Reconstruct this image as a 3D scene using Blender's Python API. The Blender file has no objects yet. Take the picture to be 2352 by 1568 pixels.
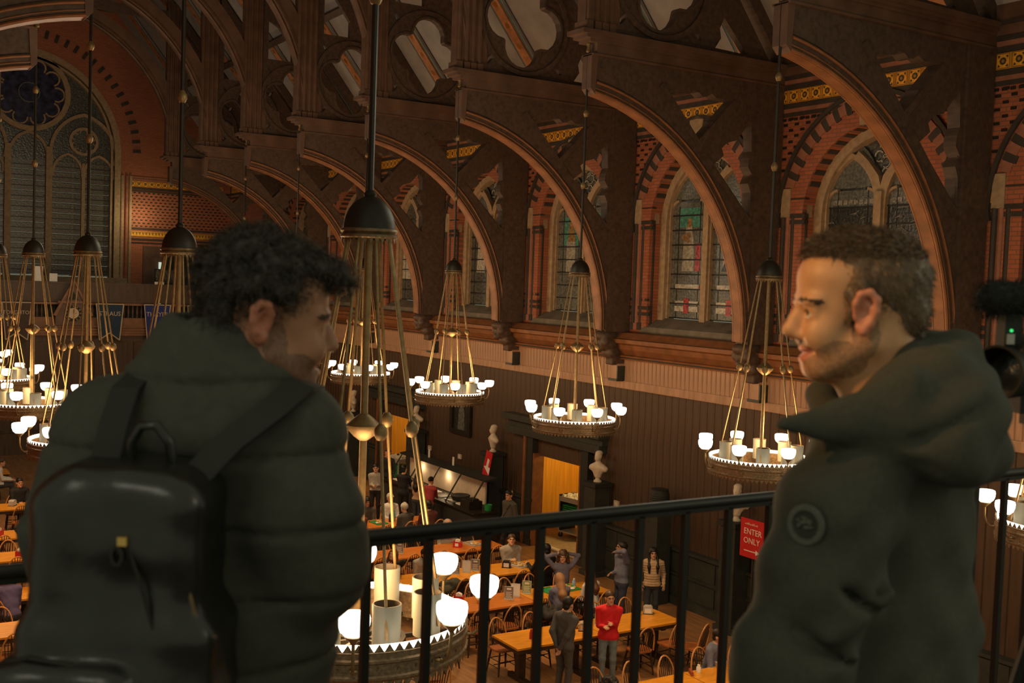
import bpy, bmesh, math, random
import numpy as np
from mathutils import Vector, Matrix
from mathutils.geometry import tessellate_polygon
random.seed(7)
PI = math.pi
SC = bpy.context.scene
COL = SC.collection
# ------------------------------------------------------------------ camera
CAMZ = 7.0
YAW, PITCH, ROLL = math.radians(-31.95), math.radians(-3.0), math.radians(2.03)
F_ = Vector((math.cos(YAW)*math.cos(PITCH), math.sin(YAW)*math.cos(PITCH), math.sin(PITCH)))
R0 = Vector((math.sin(YAW), -math.cos(YAW), 0)); U0 = R0.cross(F_)
R_ = R0*math.cos(ROLL) + U0*math.sin(ROLL); U_ = -R0*math.sin(ROLL) + U0*math.cos(ROLL)
cam = bpy.data.cameras.new('camera'); cam.sensor_width = 36; cam.lens = 2540/2352*36
cam.clip_start = .05; cam.clip_end = 200
cam.dof.use_dof = True; cam.dof.focus_distance = 21; cam.dof.aperture_fstop = 6.5
camo = bpy.data.objects.new('camera', cam); COL.objects.link(camo)
m3 = Matrix((R_, U_, -F_)).transposed()
camo.matrix_world = Matrix.Translation((0, 0, CAMZ)) @ m3.to_4x4()
SC.camera = camo
# ------------------------------------------------------------------ world, exposure
w = bpy.data.worlds.new('world'); SC.world = w; w.use_nodes = True
w.node_tree.nodes['Background'].inputs[0].default_value = (.96, 1.0, .70, 1)
w.node_tree.nodes['Background'].inputs[1].default_value = .30
SC.view_settings.view_transform = 'Standard'; SC.view_settings.look = 'None'
SC.view_settings.exposure = 0.0; SC.view_settings.gamma = 1.0; SC.view_settings.use_curve_mapping = False
SC.cycles.use_denoising = True
SC.cycles.max_bounces = 5; SC.cycles.diffuse_bounces = 3; SC.cycles.glossy_bounces = 2
SC.cycles.transmission_bounces = 2; SC.cycles.sample_clamp_indirect = 2.0
WARM = (1.0, .60, .27)
def lamp(name, loc, power, color=WARM, radius=.25, kind='POINT', aim=None, spot=70, blend=.6):
    l = bpy.data.lights.new(name, kind); l.energy = power; l.color = color
    l.shadow_soft_size = radius
    o = bpy.data.objects.new(name, l); o.location = loc; COL.objects.link(o)
    if kind == 'SPOT':
        l.spot_size = math.radians(spot); l.spot_blend = blend
    if aim is not None:
        o.rotation_euler = (Vector(aim)-Vector(loc)).to_track_quat('-Z', 'Y').to_euler()
    return o
BAY = 4.69; TX0 = 11.56                     # truss spacing along the hall; x of truss 0
YT_R, YT_L, YC = -11.6, -3.12, -7.31        # hammerbeam ends, hall centre line
YW_R, YW_L = -16.24, 1.62                   # long walls
XE = 51.5                                   # end wall
RING_Z = 4.63
LAMP_UP, LAMP_DOWN = 190, 460
for _k in range(-1, 6):
    for _y in (YT_R, YT_L):
        if _k > 4 and _y == YT_L: continue
        _x = TX0 + BAY*_k
        lamp('chandelier_lamp', (_x, _y, RING_Z+.42), LAMP_UP, radius=.45)
        lamp('chandelier_downlight', (_x, _y, RING_Z-.12), LAMP_DOWN, radius=.30, kind='SPOT', aim=(_x, _y, 0), spot=125, blend=.9)
lamp('gallery_spot', (2.35, 1.40, 8.7), 290, (1, .50, .155), .10, 'SPOT', (1.27, -1.38, 6.97), 11, 1.0)
lamp('gallery_lamp', (-.6, 2.2, 9.6), 60, (1, .93, .72), .6)
for _x in (-1.5, 8.0, 18.0, 28.0, 38.0):
    lamp('hall_fill_light', (_x, YC+.3, 8.8), 230 if _x > 9 else 150, (1, .90, .66), 1.0)  # unseen soft fill lights, added to lift the dark timber and brick
lamp('end_gallery_lamp', (50.5, -12.0, 9.4), 46, (1, .75, .4), .12)
lamp('servery_lamp', (24.0, -18.0, 2.9), 120, (1, .66, .22), .15)
lamp('servery_lamp', (33.0, -18.0, 2.9), 100, (1, .66, .22), .15)

# ------------------------------------------------------------------ materials
def M(name, col, rough=.6, metal=0., var=.25, scale=6., stretch=(1, 1, 1), bump=0., emit=0., spec=.4, col2=None, ecol=None, alpha=None):
    m = bpy.data.materials.new(name); m.use_nodes = True
    nt = m.node_tree; b = nt.nodes['Principled BSDF']
    b.inputs['Roughness'].default_value = rough; b.inputs['Metallic'].default_value = metal
    b.inputs['Specular IOR Level'].default_value = spec
    c = tuple(col)+(1,)
    b.inputs['Base Color'].default_value = c
    if var > 0 or col2 or bump:
        tc = nt.nodes.new('ShaderNodeTexCoord'); mp = nt.nodes.new('ShaderNodeMapping')
        mp.inputs['Scale'].default_value = stretch
        n = nt.nodes.new('ShaderNodeTexNoise'); n.inputs['Scale'].default_value = scale; n.inputs['Detail'].default_value = 5
        nt.links.new(tc.outputs['Object'], mp.inputs[0]); nt.links.new(mp.outputs[0], n.inputs['Vector'])
        if var > 0 or col2:
            r = nt.nodes.new('ShaderNodeMix'); r.data_type = 'RGBA'
            ca = tuple(x*(1-var) for x in col)+(1,); cb = (tuple(col2)+(1,)) if col2 else tuple(min(1, x*(1+var)) for x in col)+(1,)
            mr = nt.nodes.new('ShaderNodeMapRange'); mr.inputs[1].default_value = .3; mr.inputs[2].default_value = .7
            nt.links.new(n.outputs[0], mr.inputs[0]); nt.links.new(mr.outputs[0], r.inputs[0])
            r.inputs[6].default_value = ca; r.inputs[7].default_value = cb
            nt.links.new(r.outputs[2], b.inputs['Base Color'])
        if bump:
            bp = nt.nodes.new('ShaderNodeBump'); bp.inputs['Strength'].default_value = bump; bp.inputs['Distance'].default_value = .02
            nt.links.new(n.outputs[0], bp.inputs['Height']); nt.links.new(bp.outputs[0], b.inputs['Normal'])
    if emit > 0:
        b.inputs['Emission Color'].default_value = (tuple(ecol) if ecol else tuple(col))+(1,)
        b.inputs['Emission Strength'].default_value = emit
    return m
def brick_mat(name, axis, c1, c2, mortar, bw=.215, bh=.0745, ms=.009):
    m = bpy.data.materials.new(name); m.use_nodes = True; nt = m.node_tree; b = nt.nodes['Principled BSDF']
    tc = nt.nodes.new('ShaderNodeTexCoord'); sp = nt.nodes.new('ShaderNodeSeparateXYZ'); cb = nt.nodes.new('ShaderNodeCombineXYZ')
    nt.links.new(tc.outputs['Object'], sp.inputs[0]); nt.links.new(sp.outputs[axis], cb.inputs[0]); nt.links.new(sp.outputs[2], cb.inputs[1])
    br = nt.nodes.new('ShaderNodeTexBrick'); nt.links.new(cb.outputs[0], br.inputs['Vector'])
    br.inputs['Color1'].default_value = tuple(c1)+(1,); br.inputs['Color2'].default_value = tuple(c2)+(1,); br.inputs['Mortar'].default_value = tuple(mortar)+(1,)
    br.inputs['Scale'].default_value = 1; br.inputs['Brick Width'].default_value = bw; br.inputs['Row Height'].default_value = bh; br.inputs['Mortar Size'].default_value = ms
    nt.links.new(br.outputs[0], b.inputs['Base Color']); b.inputs['Roughness'].default_value = .75
    bp = nt.nodes.new('ShaderNodeBump'); bp.invert = True; bp.inputs['Strength'].default_value = .5; bp.inputs['Distance'].default_value = .01
    nt.links.new(br.outputs[1], bp.inputs['Height']); nt.links.new(bp.outputs[0], b.inputs['Normal'])
    return m
def stripes_mat(name, fn_cols, n, axis=0, rough=.6):
    return None
MT = dict(
 truss=M('truss_oak', (.085, .055, .040), .55, var=.3, scale=3, stretch=(1, 4, 4), bump=.15),
 truss_lit=M('truss_lit_oak', (.215, .088, .036), .45, var=.25, scale=4, bump=.1),  # truss oak with the glow from below put into its colour
 truss_mid=M('truss_web_oak', (.125, .070, .046), .55, var=.25, scale=3, bump=.1),
 brick_r=brick_mat('red_brick_side', 0, (.40, .125, .060), (.33, .095, .045), (.20, .095, .06)),
 brick_e=brick_mat('red_brick_end', 1, (.44, .145, .070), (.37, .115, .055), (.22, .11, .07)),
 black_brick=M('black_brick', (.018, .013, .010), .7, var=.2),
 dark_stone=M('dark_slate', (.045, .036, .030), .7, var=.2),
 pink=M('pink_brick', (.29, .125, .080), .7, var=.2),
 stone=M('sandstone', (.36, .26, .16), .8, var=.2, scale=9, bump=.2),
 stone_dark=M('brown_stone', (.17, .13, .085), .8, var=.3, scale=5, bump=.2),
 stone_grey=M('grey_sill_stone', (.15, .13, .10), .8, var=.35, scale=3, bump=.2),
 panel=M('brown_panelling', (.078, .046, .026), .5, var=.25, scale=2, stretch=(6, 6, .6)),
 frieze=M('lit_frieze_boards', (.40, .235, .145), .5, var=.22, scale=2.2, stretch=(6, 6, .8)),  # smooth tan boards, lightened to paint in the lamplight close by
 wainscot=M('black_wainscot', (.036, .040, .034), .45, var=.2),
 floor=M('oak_floor', (.30, .150, .060), .4, var=.3, scale=1.6, stretch=(1, 8, 1)),
 plaster=M('ceiling_plaster', (.30, .285, .27), .9, var=.15, scale=2),
 teal=M('teal_paint', (.10, .15, .15), .7, var=.2),
 orange=M('ochre_paint', (.42, .19, .085), .7, var=.3, scale=5),
 brass=M('aged_brass', (.24, .165, .075), .5, .6, var=.2, scale=20),
 brass_dull=M('dull_brass', (.17, .115, .06), .5, .6, var=.3, scale=25),
 bronze=M('dark_bronze', (.022, .018, .012), .5, .3, var=.25),
 ring=M('bronze_ring', (.20, .135, .075), .45, .6, var=.35, scale=40, bump=.2),
 can=M('cream_shade', (.22, .22, .175), .5, var=.05),
 can_in=M('shade_inside', (.10, .08, .06), .8, var=0),
 globe=M('lit_opal_glass', (1, .95, .85), .3, var=0, emit=3.2, ecol=(1, .95, .86)),
 led=M('lit_strip', (1, .95, .85), .3, var=0, emit=4.0, ecol=(1, .92, .76)),
 glass=M('night_leaded_glass', (.075, .080, .070), .25, var=.6, scale=14, bump=.6, spec=.8),
 lead=M('lead_bar', (.015, .016, .015), .5, var=0),
 iron=M('black_iron', (.022, .020, .015), .45, .2, var=.15),
 table=M('orange_oak_table', (.64, .27, .020), .33, var=.18, scale=2.5, stretch=(5, 1, 1)),
 table_red=M('red_oak_table', (.52, .17, .025), .36, var=.18, scale=2.5, stretch=(5, 1, 1)),
 chair=M('chair_dark_wood', (.045, .026, .015), .4, var=.2),
 chair_bow=M('chair_honey_wood', (.55, .25, .075), .35, var=.2),
 seat=M('chair_seat_wood', (.36, .12, .035), .4, var=.2),
 marble=M('marble', (.62, .52, .40), .5, var=.08),
 black=M('matt_black', (.022, .022, .018), .7, var=.1),
 yellow_wood=M('yellow_panel', (.70, .33, .035), .5, var=.15, scale=2, stretch=(8, 8, .5)),
 cream=M('cream_edge', (.62, .50, .36), .8, var=.1), white=M('white_paper', (.75, .72, .66), .7, var=.05),
 gold=M('gold_tile', (.80, .40, .045), .45, var=.2, scale=12),
)
# ------------------------------------------------------------------ mesh helpers
def link(o, parent=None):
    COL.objects.link(o)
    if parent is not None: o.parent = parent
    return o
def tag(o, label=None, cat=None, group=None, kind=None):
    if label: o['label'] = label
    if cat: o['category'] = cat
    if group: o['group'] = group
    if kind: o['kind'] = kind
    return o
def thing(name, label, cat, loc=(0, 0, 0), rz=0., group=None, kind=None):
    o = bpy.data.objects.new(name, None); o.location = loc; o.rotation_euler = (0, 0, rz); o.empty_display_size = .1
    link(o); return tag(o, label, cat, group, kind)
def copy_tree(o, parent=None, loc=None, rz=None):
    c = o.copy(); link(c)
    c.parent = parent
    if loc is not None: c.location = loc
    if rz is not None: c.rotation_euler = (0, 0, rz)
    for ch in list(o.children): copy_tree(ch, c)
    return c
class MB:
    def __init__(s): s.v = []; s.f = []; s.m = []
    def add(s, vs, fs, mat=0):
        n = len(s.v); s.v += [tuple(p) for p in vs]; s.f += [tuple(i+n for i in f) for f in fs]; s.m += [mat]*len(fs); return s
    def box(s, lo, hi, mat=0, rz=0., c=None):
        x0, y0, z0 = lo; x1, y1, z1 = hi
        vs = [(x0, y0, z0), (x1, y0, z0), (x1, y1, z0), (x0, y1, z0), (x0, y0, z1), (x1, y0, z1), (x1, y1, z1), (x0, y1, z1)]
        if rz:
            cx, cy = c if c else ((x0+x1)/2, (y0+y1)/2); ca, sa = math.cos(rz), math.sin(rz)
            vs = [(cx+(x-cx)*ca-(y-cy)*sa, cy+(x-cx)*sa+(y-cy)*ca, z) for x, y, z in vs]
        return s.add(vs, [(0, 3, 2, 1), (4, 5, 6, 7), (0, 1, 5, 4), (1, 2, 6, 5), (2, 3, 7, 6), (3, 0, 4, 7)], mat)
    def tube(s, pts, r, n=8, mat=0, cap=True):
        pts = [Vector(p) for p in pts]; k = len(pts); rs = r if isinstance(r, (list, tuple)) else [r]*k
        vs = []; prev = None
        for i, p in enumerate(pts):
            t = (pts[min(i+1, k-1)]-pts[max(i-1, 0)]).normalized()
            if prev is None:
                a = Vector((0, 0, 1)) if abs(t.z) < .9 else Vector((1, 0, 0)); u = t.cross(a).normalized()
            else:
                u = (prev-t*prev.dot(t)).normalized()
            prev = u; vv = t.cross(u)
            for j in range(n):
                a = 2*PI*j/n; vs.append(p+(u*math.cos(a)+vv*math.sin(a))*rs[i])
        fs = [(i*n+j, i*n+(j+1) % n, (i+1)*n+(j+1) % n, (i+1)*n+j) for i in range(k-1) for j in range(n)]
        if cap: fs += [tuple(range(n-1, -1, -1)), tuple((k-1)*n+j for j in range(n))]
        return s.add(vs, fs, mat)
    def sweep(s, pts, prof, side, mat=0, closed=False):
        """profile (u, v): u along the fixed side vector, v along side x tangent"""
        pts = [Vector(p) for p in pts]; side = Vector(side).normalized(); k = len(pts); n = len(prof); vs = []
        for i, p in enumerate(pts):
            if closed: t = pts[(i+1) % k]-pts[i-1]
            else: t = pts[min(i+1, k-1)]-pts[max(i-1, 0)]
            t.normalize(); nn = side.cross(t).normalized()
            for u, v in prof: vs.append(p+side*u+nn*v)
        kk = k if closed else k-1
        fs = [(i*n+j, i*n+(j+1) % n, ((i+1) % k)*n+(j+1) % n, ((i+1) % k)*n+j) for i in range(kk) for j in range(n)]
        if not closed: fs += [tuple(range(n-1, -1, -1)), tuple((k-1)*n+j for j in range(n))]
        return s.add(vs, fs, mat)
    def lathe(s, prof, n=16, c=(0, 0, 0), mat=0, a0=0., a1=2*PI):
        full = abs(a1-a0-2*PI) < 1e-6; m = n if full else n+1; vs = []
        for r, z in prof:
            for j in range(m):
                a = a0+(a1-a0)*j/n; vs.append((c[0]+r*math.cos(a), c[1]+r*math.sin(a), c[2]+z))
        fs = []
        for i in range(len(prof)-1):
            for j in range(n):
                j2 = (j+1) % m if full else j+1
                fs.append((i*m+j, i*m+j2, (i+1)*m+j2, (i+1)*m+j))
        return s.add(vs, fs, mat)
    def plate(s, outer, holes, fn, depth, mat=0):
        """polygon with holes in 2D, fn maps 2D to 3D, extruded by the vector depth"""
        loops = [[Vector((p[0], p[1], 0)) for p in outer]]+[[Vector((p[0], p[1], 0)) for p in h] for h in holes]
        tris = tessellate_polygon(loops); flat = [p for l in loops for p in l]; n = len(flat); d = Vector(depth)
        base = [Vector(fn(p.x, p.y)) for p in flat]
        vs = base+[p+d for p in base]
        fs = [tuple(t) for t in tris]+[tuple(i+n for i in reversed(t)) for t in tris]
        o = 0
        for l in loops:
            k = len(l); fs += [(o+i, o+(i+1) % k, n+o+(i+1) % k, n+o+i) for i in range(k)]; o += k
        return s.add(vs, fs, mat)
    def mesh(s, name, mats, smooth=None, fix=True):
        me = bpy.data.meshes.new(name); me.from_pydata(s.v, [], s.f)
        mats = mats if isinstance(mats, (list, tuple)) else [mats]
        for m in mats: me.materials.append(MT[m] if isinstance(m, str) else m)
        if len(mats) > 1: me.polygons.foreach_set('material_index', s.m)
        if fix:
            bm = bmesh.new(); bm.from_mesh(me); bmesh.ops.recalc_face_normals(bm, faces=bm.faces); bm.to_mesh(me); bm.free()
        if smooth is not None:
            me.shade_smooth(); me.set_sharp_from_angle(angle=math.radians(smooth))
        me.update(); return me
    def build(s, name, mats, parent=None, smooth=None, loc=None, rz=0., fix=True):
        o = bpy.data.objects.new(name, s.mesh(name, mats, smooth, fix))
        if loc is not None: o.location = loc
        if rz: o.rotation_euler = (0, 0, rz)
        return link(o, parent)
def inst(name, me, parent=None, loc=(0, 0, 0), rot=(0, 0, 0), scale=None):
    o = bpy.data.objects.new(name, me); o.location = loc; o.rotation_euler = rot
    if scale: o.scale = scale
    return link(o, parent)
def arc(cx, cy, r, a0, a1, n):
    return [(cx+r*math.cos(a0+(a1-a0)*i/n), cy+r*math.sin(a0+(a1-a0)*i/n)) for i in range(n+1)]
def pointed(hs, r, spring, n=12, c=0.):
    """half-outline from right spring over the apex to the left spring of a two-centred arch"""
    k = r-hs; a = math.acos(max(-1, min(1, k/r)))
    right = [(c-k+r*math.cos(a*i/n), spring+r*math.sin(a*i/n)) for i in range(n+1)]
    left = [(2*c-x, z) for x, z in right[::-1]]
    return right+left[1:]
TEXTMAT = {}
def text_mesh(body, size, mat, parent, loc, rot, name='lettering', align='CENTER', depth=.002, font_scale_x=1.0):
    cu = bpy.data.curves.new(name, 'FONT'); cu.body = body; cu.size = size; cu.align_x = align; cu.align_y = 'CENTER'; cu.extrude = depth; cu.resolution_u = 2
    tmp = bpy.data.objects.new(name, cu); COL.objects.link(tmp)
    dg = bpy.context.evaluated_depsgraph_get(); me = bpy.data.meshes.new_from_object(tmp.evaluated_get(dg))
    bpy.data.objects.remove(tmp); me.materials.clear(); me.materials.append(MT[mat] if isinstance(mat, str) else mat)
    o = bpy.data.objects.new(name, me); o.location = loc; o.rotation_euler = rot; o.scale = (font_scale_x, 1, 1)
    return link(o, parent)
# ================================================================== SETTING
def struct(name, mb, mats, parent=None, smooth=None, **kw):
    o = mb.build(name, mats, parent, smooth, **kw)
    if parent is None: o['kind'] = 'structure'
    return o
def root_struct(name, loc=(0, 0, 0)):
    o = bpy.data.objects.new(name, None); o.location = loc; link(o); o['kind'] = 'structure'; return o
b = MB(); b.box((-4, -19.5, -.2), (XE+.4, 1.6, 0)); struct('floor', b, 'floor')
WXC = [13.97+BAY*j for j in range(-1, 7)]
W_HS, W_R, W_SP = 1.52, 1.67, 8.5           # window opening: half span, arch radius, spring line
# ---- right wall, upper brick
b = MB()
holes = []
for xc in WXC:
    holes.append([(xc+W_HS, 6.05)]+pointed(W_HS, W_R, W_SP, 14, xc)+[(xc-W_HS, 6.05)])
b.plate([(5, 5.9), (XE, 5.9), (XE, 11.8), (5, 11.8)], holes, lambda x, z: (x, YW_R, z), (0, -.8, 0))
wall_right = struct('wall_right', b, 'brick_r')
# ---- black header bricks set in the spandrels
bb = MB(); bb.box((-.052, -.02, -.024), (.052, .012, .024)); brick_me = bb.mesh('brick', 'black_brick')
stuff = MB(); nbr = 0
for j, xc in enumerate(WXC):
    for r in range(14):
        z = 8.98+r*.112
        for i in range(-8, 9):
            dx = i*.295+(.147 if r % 2 else 0)
            if abs(dx) > 2.345: continue
            k = W_R-W_HS; rr = math.hypot(abs(dx)+k, max(0, z-W_SP))
            if rr < 2.36: continue
            if j in (0, 1, 2) and nbr < 290:
                inst('brick', brick_me, wall_right, (xc+dx, YW_R, z)); nbr += 1
            else: stuff.box((xc+dx-.052, YW_R-.02, z-.024), (xc+dx+.052, YW_R+.012, z+.024))
    for i in range(-15, 16):                       # small dentil row under the tile band
        dx = i*.15; stuff.box((xc+dx-.045, YW_R-.02, 10.40), (xc+dx+.045, YW_R+.015, 10.45))
o = stuff.build('dark_bricks', 'black_brick', wall_right); o['kind'] = 'stuff'
# ---- horizontal string courses
b = MB()
for z0, z1, m, p in ((11.02, 11.11, 0, .03), (11.11, 11.20, 1, .02), (11.20, 11.29, 0, .03), (11.29, 11.8, 2, .06), (11.45, 11.5, 0, .10), (10.64, 10.74, 0, .03), (10.56, 10.64, 1, .015), (10.48, 10.56, 0, .02)):
    b.box((5, YW_R-.1, z0), (XE, YW_R+p, z1), m)
struct('trim_1', b, ['dark_stone', 'pink', 'truss_mid'])
b = MB(); b.box((5, YW_R-.1, 10.73), (XE, YW_R+.012, 11.02)); tile_band = struct('trim_2', b, 'dark_stone')
t = MB(); t.box((-.136, -.02, -.13), (.136, .012, .13), 0)
for sx in (-1, 1):
    t.box((sx*.118-.006, .012, -.118), (sx*.118+.006, .017, .118), 1)
    t.box((-.118, .012, sx*.116-.006), (.118, .017, sx*.116+.006), 1)
    for sz in (-1, 1):
        t.add([(sx*.045, .016, sz*.085), (sx*.085, .016, sz*.045), (sx*.096, .016, sz*.096)], [(0, 1, 2)], 2)
t.add([(.062*math.cos(i*PI/4), .017, .062*math.sin(i*PI/4)) for i in range(8)], [tuple(range(8))], 2)
t.add([(.03*math.cos(i*PI/3), .019, .03*math.sin(i*PI/3)) for i in range(6)], [tuple(range(6))], 3)
MT['gold_dk'] = M('tile_brown_line', (.28, .11, .02), .6, var=0); MT['gold_gr'] = M('tile_green', (.06, .055, .02), .5, var=0)
tile_me = t.mesh('tile', ['gold', 'gold_dk', 'gold_gr', 'orange'], fix=False)
x = 7.0
while x < XE-.2:
    inst('tile', tile_me, tile_band, (x, YW_R+.012, 10.875)); x += .285
# ---- triangle tiles and dark bands on the piers between the windows
t = MB(); t.box((-.145, -.02, -.115), (.145, .012, .115), 0)
for q in (-.07, .07):
    t.add([(q-.055, .016, .07), (q+.055, .016, .07), (q, .016, -.055)], [(0, 1, 2)], 1)
    t.add([(q-.02, .018, .05), (q+.02, .018, .05), (q, .018, .0)], [(0, 1, 2)], 0)
t.box((-.145, .012, .085), (.145, .017, .092), 1); t.box((-.145, .012, -.092), (.145, .017, -.085), 1)
tri_me = t.mesh('tile', ['gold', 'gold_gr'], fix=False)
trim3 = root_struct('trim_3')
b = MB()
for j in range(-1, 8):
    xp = 11.625+BAY*j
    for q in (-.30, 0, .30): inst('tile', tri_me, trim3, (xp+q, YW_R+.005, 8.71))
    for z0, z1, m in ((8.48, 8.56, 0), (8.36, 8.44, 0), (8.84, 8.87, 0), (6.36, 6.44, 0), (6.50, 6.58, 0)): b.box((xp-.9, YW_R-.1, z0), (xp+.9, YW_R+.014, z1), m)
    for i in range(-4, 5): b.box((xp+i*.2-.05, YW_R-.05, 6.70), (xp+i*.2+.05, YW_R+.014, 6.76), 0)
b.build('band', ['dark_stone', 'pink'], trim3)
# ---- windows
def lancet(cx, hw, z0, zs, r, n=8):
    return [(cx+hw, z0)]+pointed(hw, r, zs, n, cx)+[(cx-hw, z0)]
vd = math.radians
def voussoir_mesh(r0, r1, da, dep, y0, mat):
    bm_ = MB(); pts = [(r0*math.cos(-da), r0*math.sin(-da)), (r1*math.cos(-da), r1*math.sin(-da)), (r1*math.cos(da), r1*math.sin(da)), (r0*math.cos(da), r0*math.sin(da))]
    bm_.plate(pts, [], lambda x, z: (x, y0, z), (0, -dep, 0)); return bm_.mesh('voussoir', mat)
K_ = W_R-W_HS
V_OR = voussoir_mesh(1.99, 2.19, vd(2.3), .2, .03, 'pink'); V_OD = voussoir_mesh(1.95, 2.21, vd(1.75), .2, .025, 'dark_stone')
V_IR = voussoir_mesh(1.67, 1.93, vd(2.3), .3, -.05, 'pink'); V_ID = voussoir_mesh(1.66, 1.95, vd(1.75), .3, -.045, 'dark_stone')
b = MB(); b.sweep([(x, .03, z) for x, z in [(2.1, 8.3)]+pointed(2.13, 2.28, W_SP, 14)+[(-2.1, 8.3)]], [(-.06, -.04), (.03, -.04), (.03, .04), (-.06, .04)], (0, 1, 0)); HOOD = b.mesh('hood_mould', 'dark_stone')
b = MB()
for s in (-1, 1):
    for x0, x1, y, m in ((1.50, 1.64, -.12, 0), (1.66, 1.80, -.04, 0), (1.83, 2.06, .03, 0)):
        b.box((min(s*x0, s*x1), -.25, 8.50), (max(s*x0, s*x1), y, 9.06), m)
IMPOST = b.mesh('impost', 'stone')
SHAFTS = []
for xx, yy, mt in ((1.56, -.13, 'dark_stone'), (1.66, -.06, 'pink'), (1.76, -.03, 'dark_stone'), (1.88, -.01, 'pink'), (2.0, .0, 'dark_stone')):
    b = MB(); b.lathe([(.055, 6.16), (.055, 8.5)], 8)
    b.box((-.065, -.065, 6.02), (.065, .065, 6.18)); SHAFTS.append((xx, yy, b.mesh('shaft', mt)))
b = MB(); GY = -.50
fr = [(-.08, -.05), (.10, -.05), (.10, .05), (-.08, .05)]
def tracery(b, pts, prof=fr, y=GY, closed=False): b.sweep([(x, y, z) for x, z in pts], prof, (0, 1, 0), closed=closed)
tracery(b, [(1.42, 6.2)]+pointed(1.42, 1.60, 8.5, 14)+[(-1.42, 6.2)], [(-.16, -.10), (.18, -.10), (.18, .10), (-.16, .10)])
for cx in (-.70, .70): tracery(b, [(cx+.62, 6.25)]+pointed(.62, 1.02, 8.72, 8, cx)+[(cx-.62, 6.25)])
b.box((-.085, GY-.1, 6.2), (.085, GY+.16, 8.95))
for s in (-1, 1): tracery(b, [(s*.02, 8.95), (s*.10, 9.22), (s*.34, 9.50), (s*.58, 9.70)])
for cx in (-.70, .70):
    for s in (-1, 1): tracery(b, arc(cx+s*.36, 8.78, .24, PI/2-s*1.2, PI/2-s*.0, 5), [(-.05, -.025), (.05, -.025), (.05, .025), (-.05, .025)])
TRACERY = b.mesh('tracery', 'stone')
b = MB()
b.plate([(-.35, 6.32), (.05, 6.10), (.07, 6.02), (.07, 5.95), (-.35, 5.95)], [], lambda y, z: (-1.75, y-.05, z), (3.5, 0, 0)); SILL = b.mesh('sill', 'stone_grey')
b = MB(); b.plate([(-.16, 10.14), (.16, 10.14), (.22, 10.72), (0, 10.80), (-.22, 10.72)], [], lambda x, z: (x, .06, z), (0, -.25, 0)); KEYST = b.mesh('keystone', 'stone')
rows = [6.34+.335*i for i in range(8)]
pane_cache = {}
def pane_mesh(kind, mat, i):
    key = (kind, mat)
    if key not in pane_cache:
        b = MB()
        if kind == 'rect':
            b.box((-.575, -.008, .012), (.575, .008, .323))
            for q in (-.36, .36): b.box((q-.008, .008, .012), (q+.008, .016, .323), 1)
        else:
            b.plate([(.575, 9.03)]+[(x, z) for x, z in pointed(.575, .98, 9.03, 6)[1:-1]]+[(-.575, 9.03)], [], lambda x, z: (x, -.008, z-9.02+.012), (0, .016, 0))
        pane_cache[key] = b.mesh('pane', [mat, 'lead'])
    return pane_cache[key]
b = MB(); b.box((-1.32, -.012, -.014), (1.32, .012, .014)); BAR = b.mesh('saddle_bar', 'lead')
for nm, c in dict(g_teal=(.07, .26, .20), g_robe=(.34, .33, .27), g_red=(.36, .03, .03), g_white=(.45, .43, .36), g_brown=(.28, .17, .08), g_dark=(.03, .032, .028), g_grey=(.12, .13, .115), g_navy=(.03, .03, .05), g_lead=(.24, .235, .20)).items():
    MT[nm] = M('glass_'+nm[2:], c, .25, var=.45, scale=16, bump=.5, spec=.7)
def figure(parent, cx, y, recipe):
    """pieces of coloured glass leaded into a lancet"""
    for i_, (pts, m) in enumerate(recipe):
        b = MB(); yy = y+.0016*min(i_, 12); b.plate(pts, [], lambda x, z: (cx+x, yy, z), (0, -.008, 0)); b.build('glass_piece', m, parent)
def rect(x0, z0, x1, z1): return [(x0, z0), (x1, z0), (x1, z1), (x0, z1)]
FIG_A = [(rect(-.34, 8.42, .34, 8.86), 'g_teal'), ([(-.2, 7.42), (.22, 7.42), (.18, 8.1), (.10, 8.45), (-.08, 8.45), (-.16, 8.1)], 'g_robe'), ([(-.08, 8.42), (.08, 8.42), (.07, 8.62), (-.07, 8.62)], 'g_brown'), (rect(-.40, 7.42, -.24, 8.05), 'g_red'), ([(.0, 8.05), (.24, 8.15), (.24, 8.25), (-.05, 8.3)], 'g_brown'),
         (rect(-.40, 7.0, .40, 7.12), 'g_white'), (rect(-.40, 6.66, .40, 6.74), 'g_white'), (rect(-.40, 6.50, .40, 6.62), 'g_white'), (rect(-.09, 6.46, .09, 6.80), 'g_red'), (rect(-.52, 7.0, -.43, 7.1), 'g_red'), (rect(-.36, 8.9, .36, 8.98), 'g_grey')]
FIG_B = [(rect(-.34, 8.45, .34, 8.86), 'g_teal'), ([(-.25, 7.42), (.25, 7.42), (.24, 8.0), (.12, 8.55), (-.12, 8.55), (-.22, 8.0)], 'g_robe'), ([(-.14, 8.2), (.16, 8.2), (.1, 8.72), (-.1, 8.72)], 'g_brown'), ([(-.28, 7.42), (.3, 7.42), (.1, 7.75), (-.2, 7.72)], 'g_navy'),
         (rect(-.40, 7.0, .40, 7.12), 'g_white'), (rect(-.40, 6.66, .40, 6.74), 'g_white'), (rect(-.40, 6.50, .40, 6.62), 'g_white'), (rect(-.09, 6.46, .09, 6.80), 'g_red'), (rect(-.52, 7.0, -.43, 7.1), 'g_red')]
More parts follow.
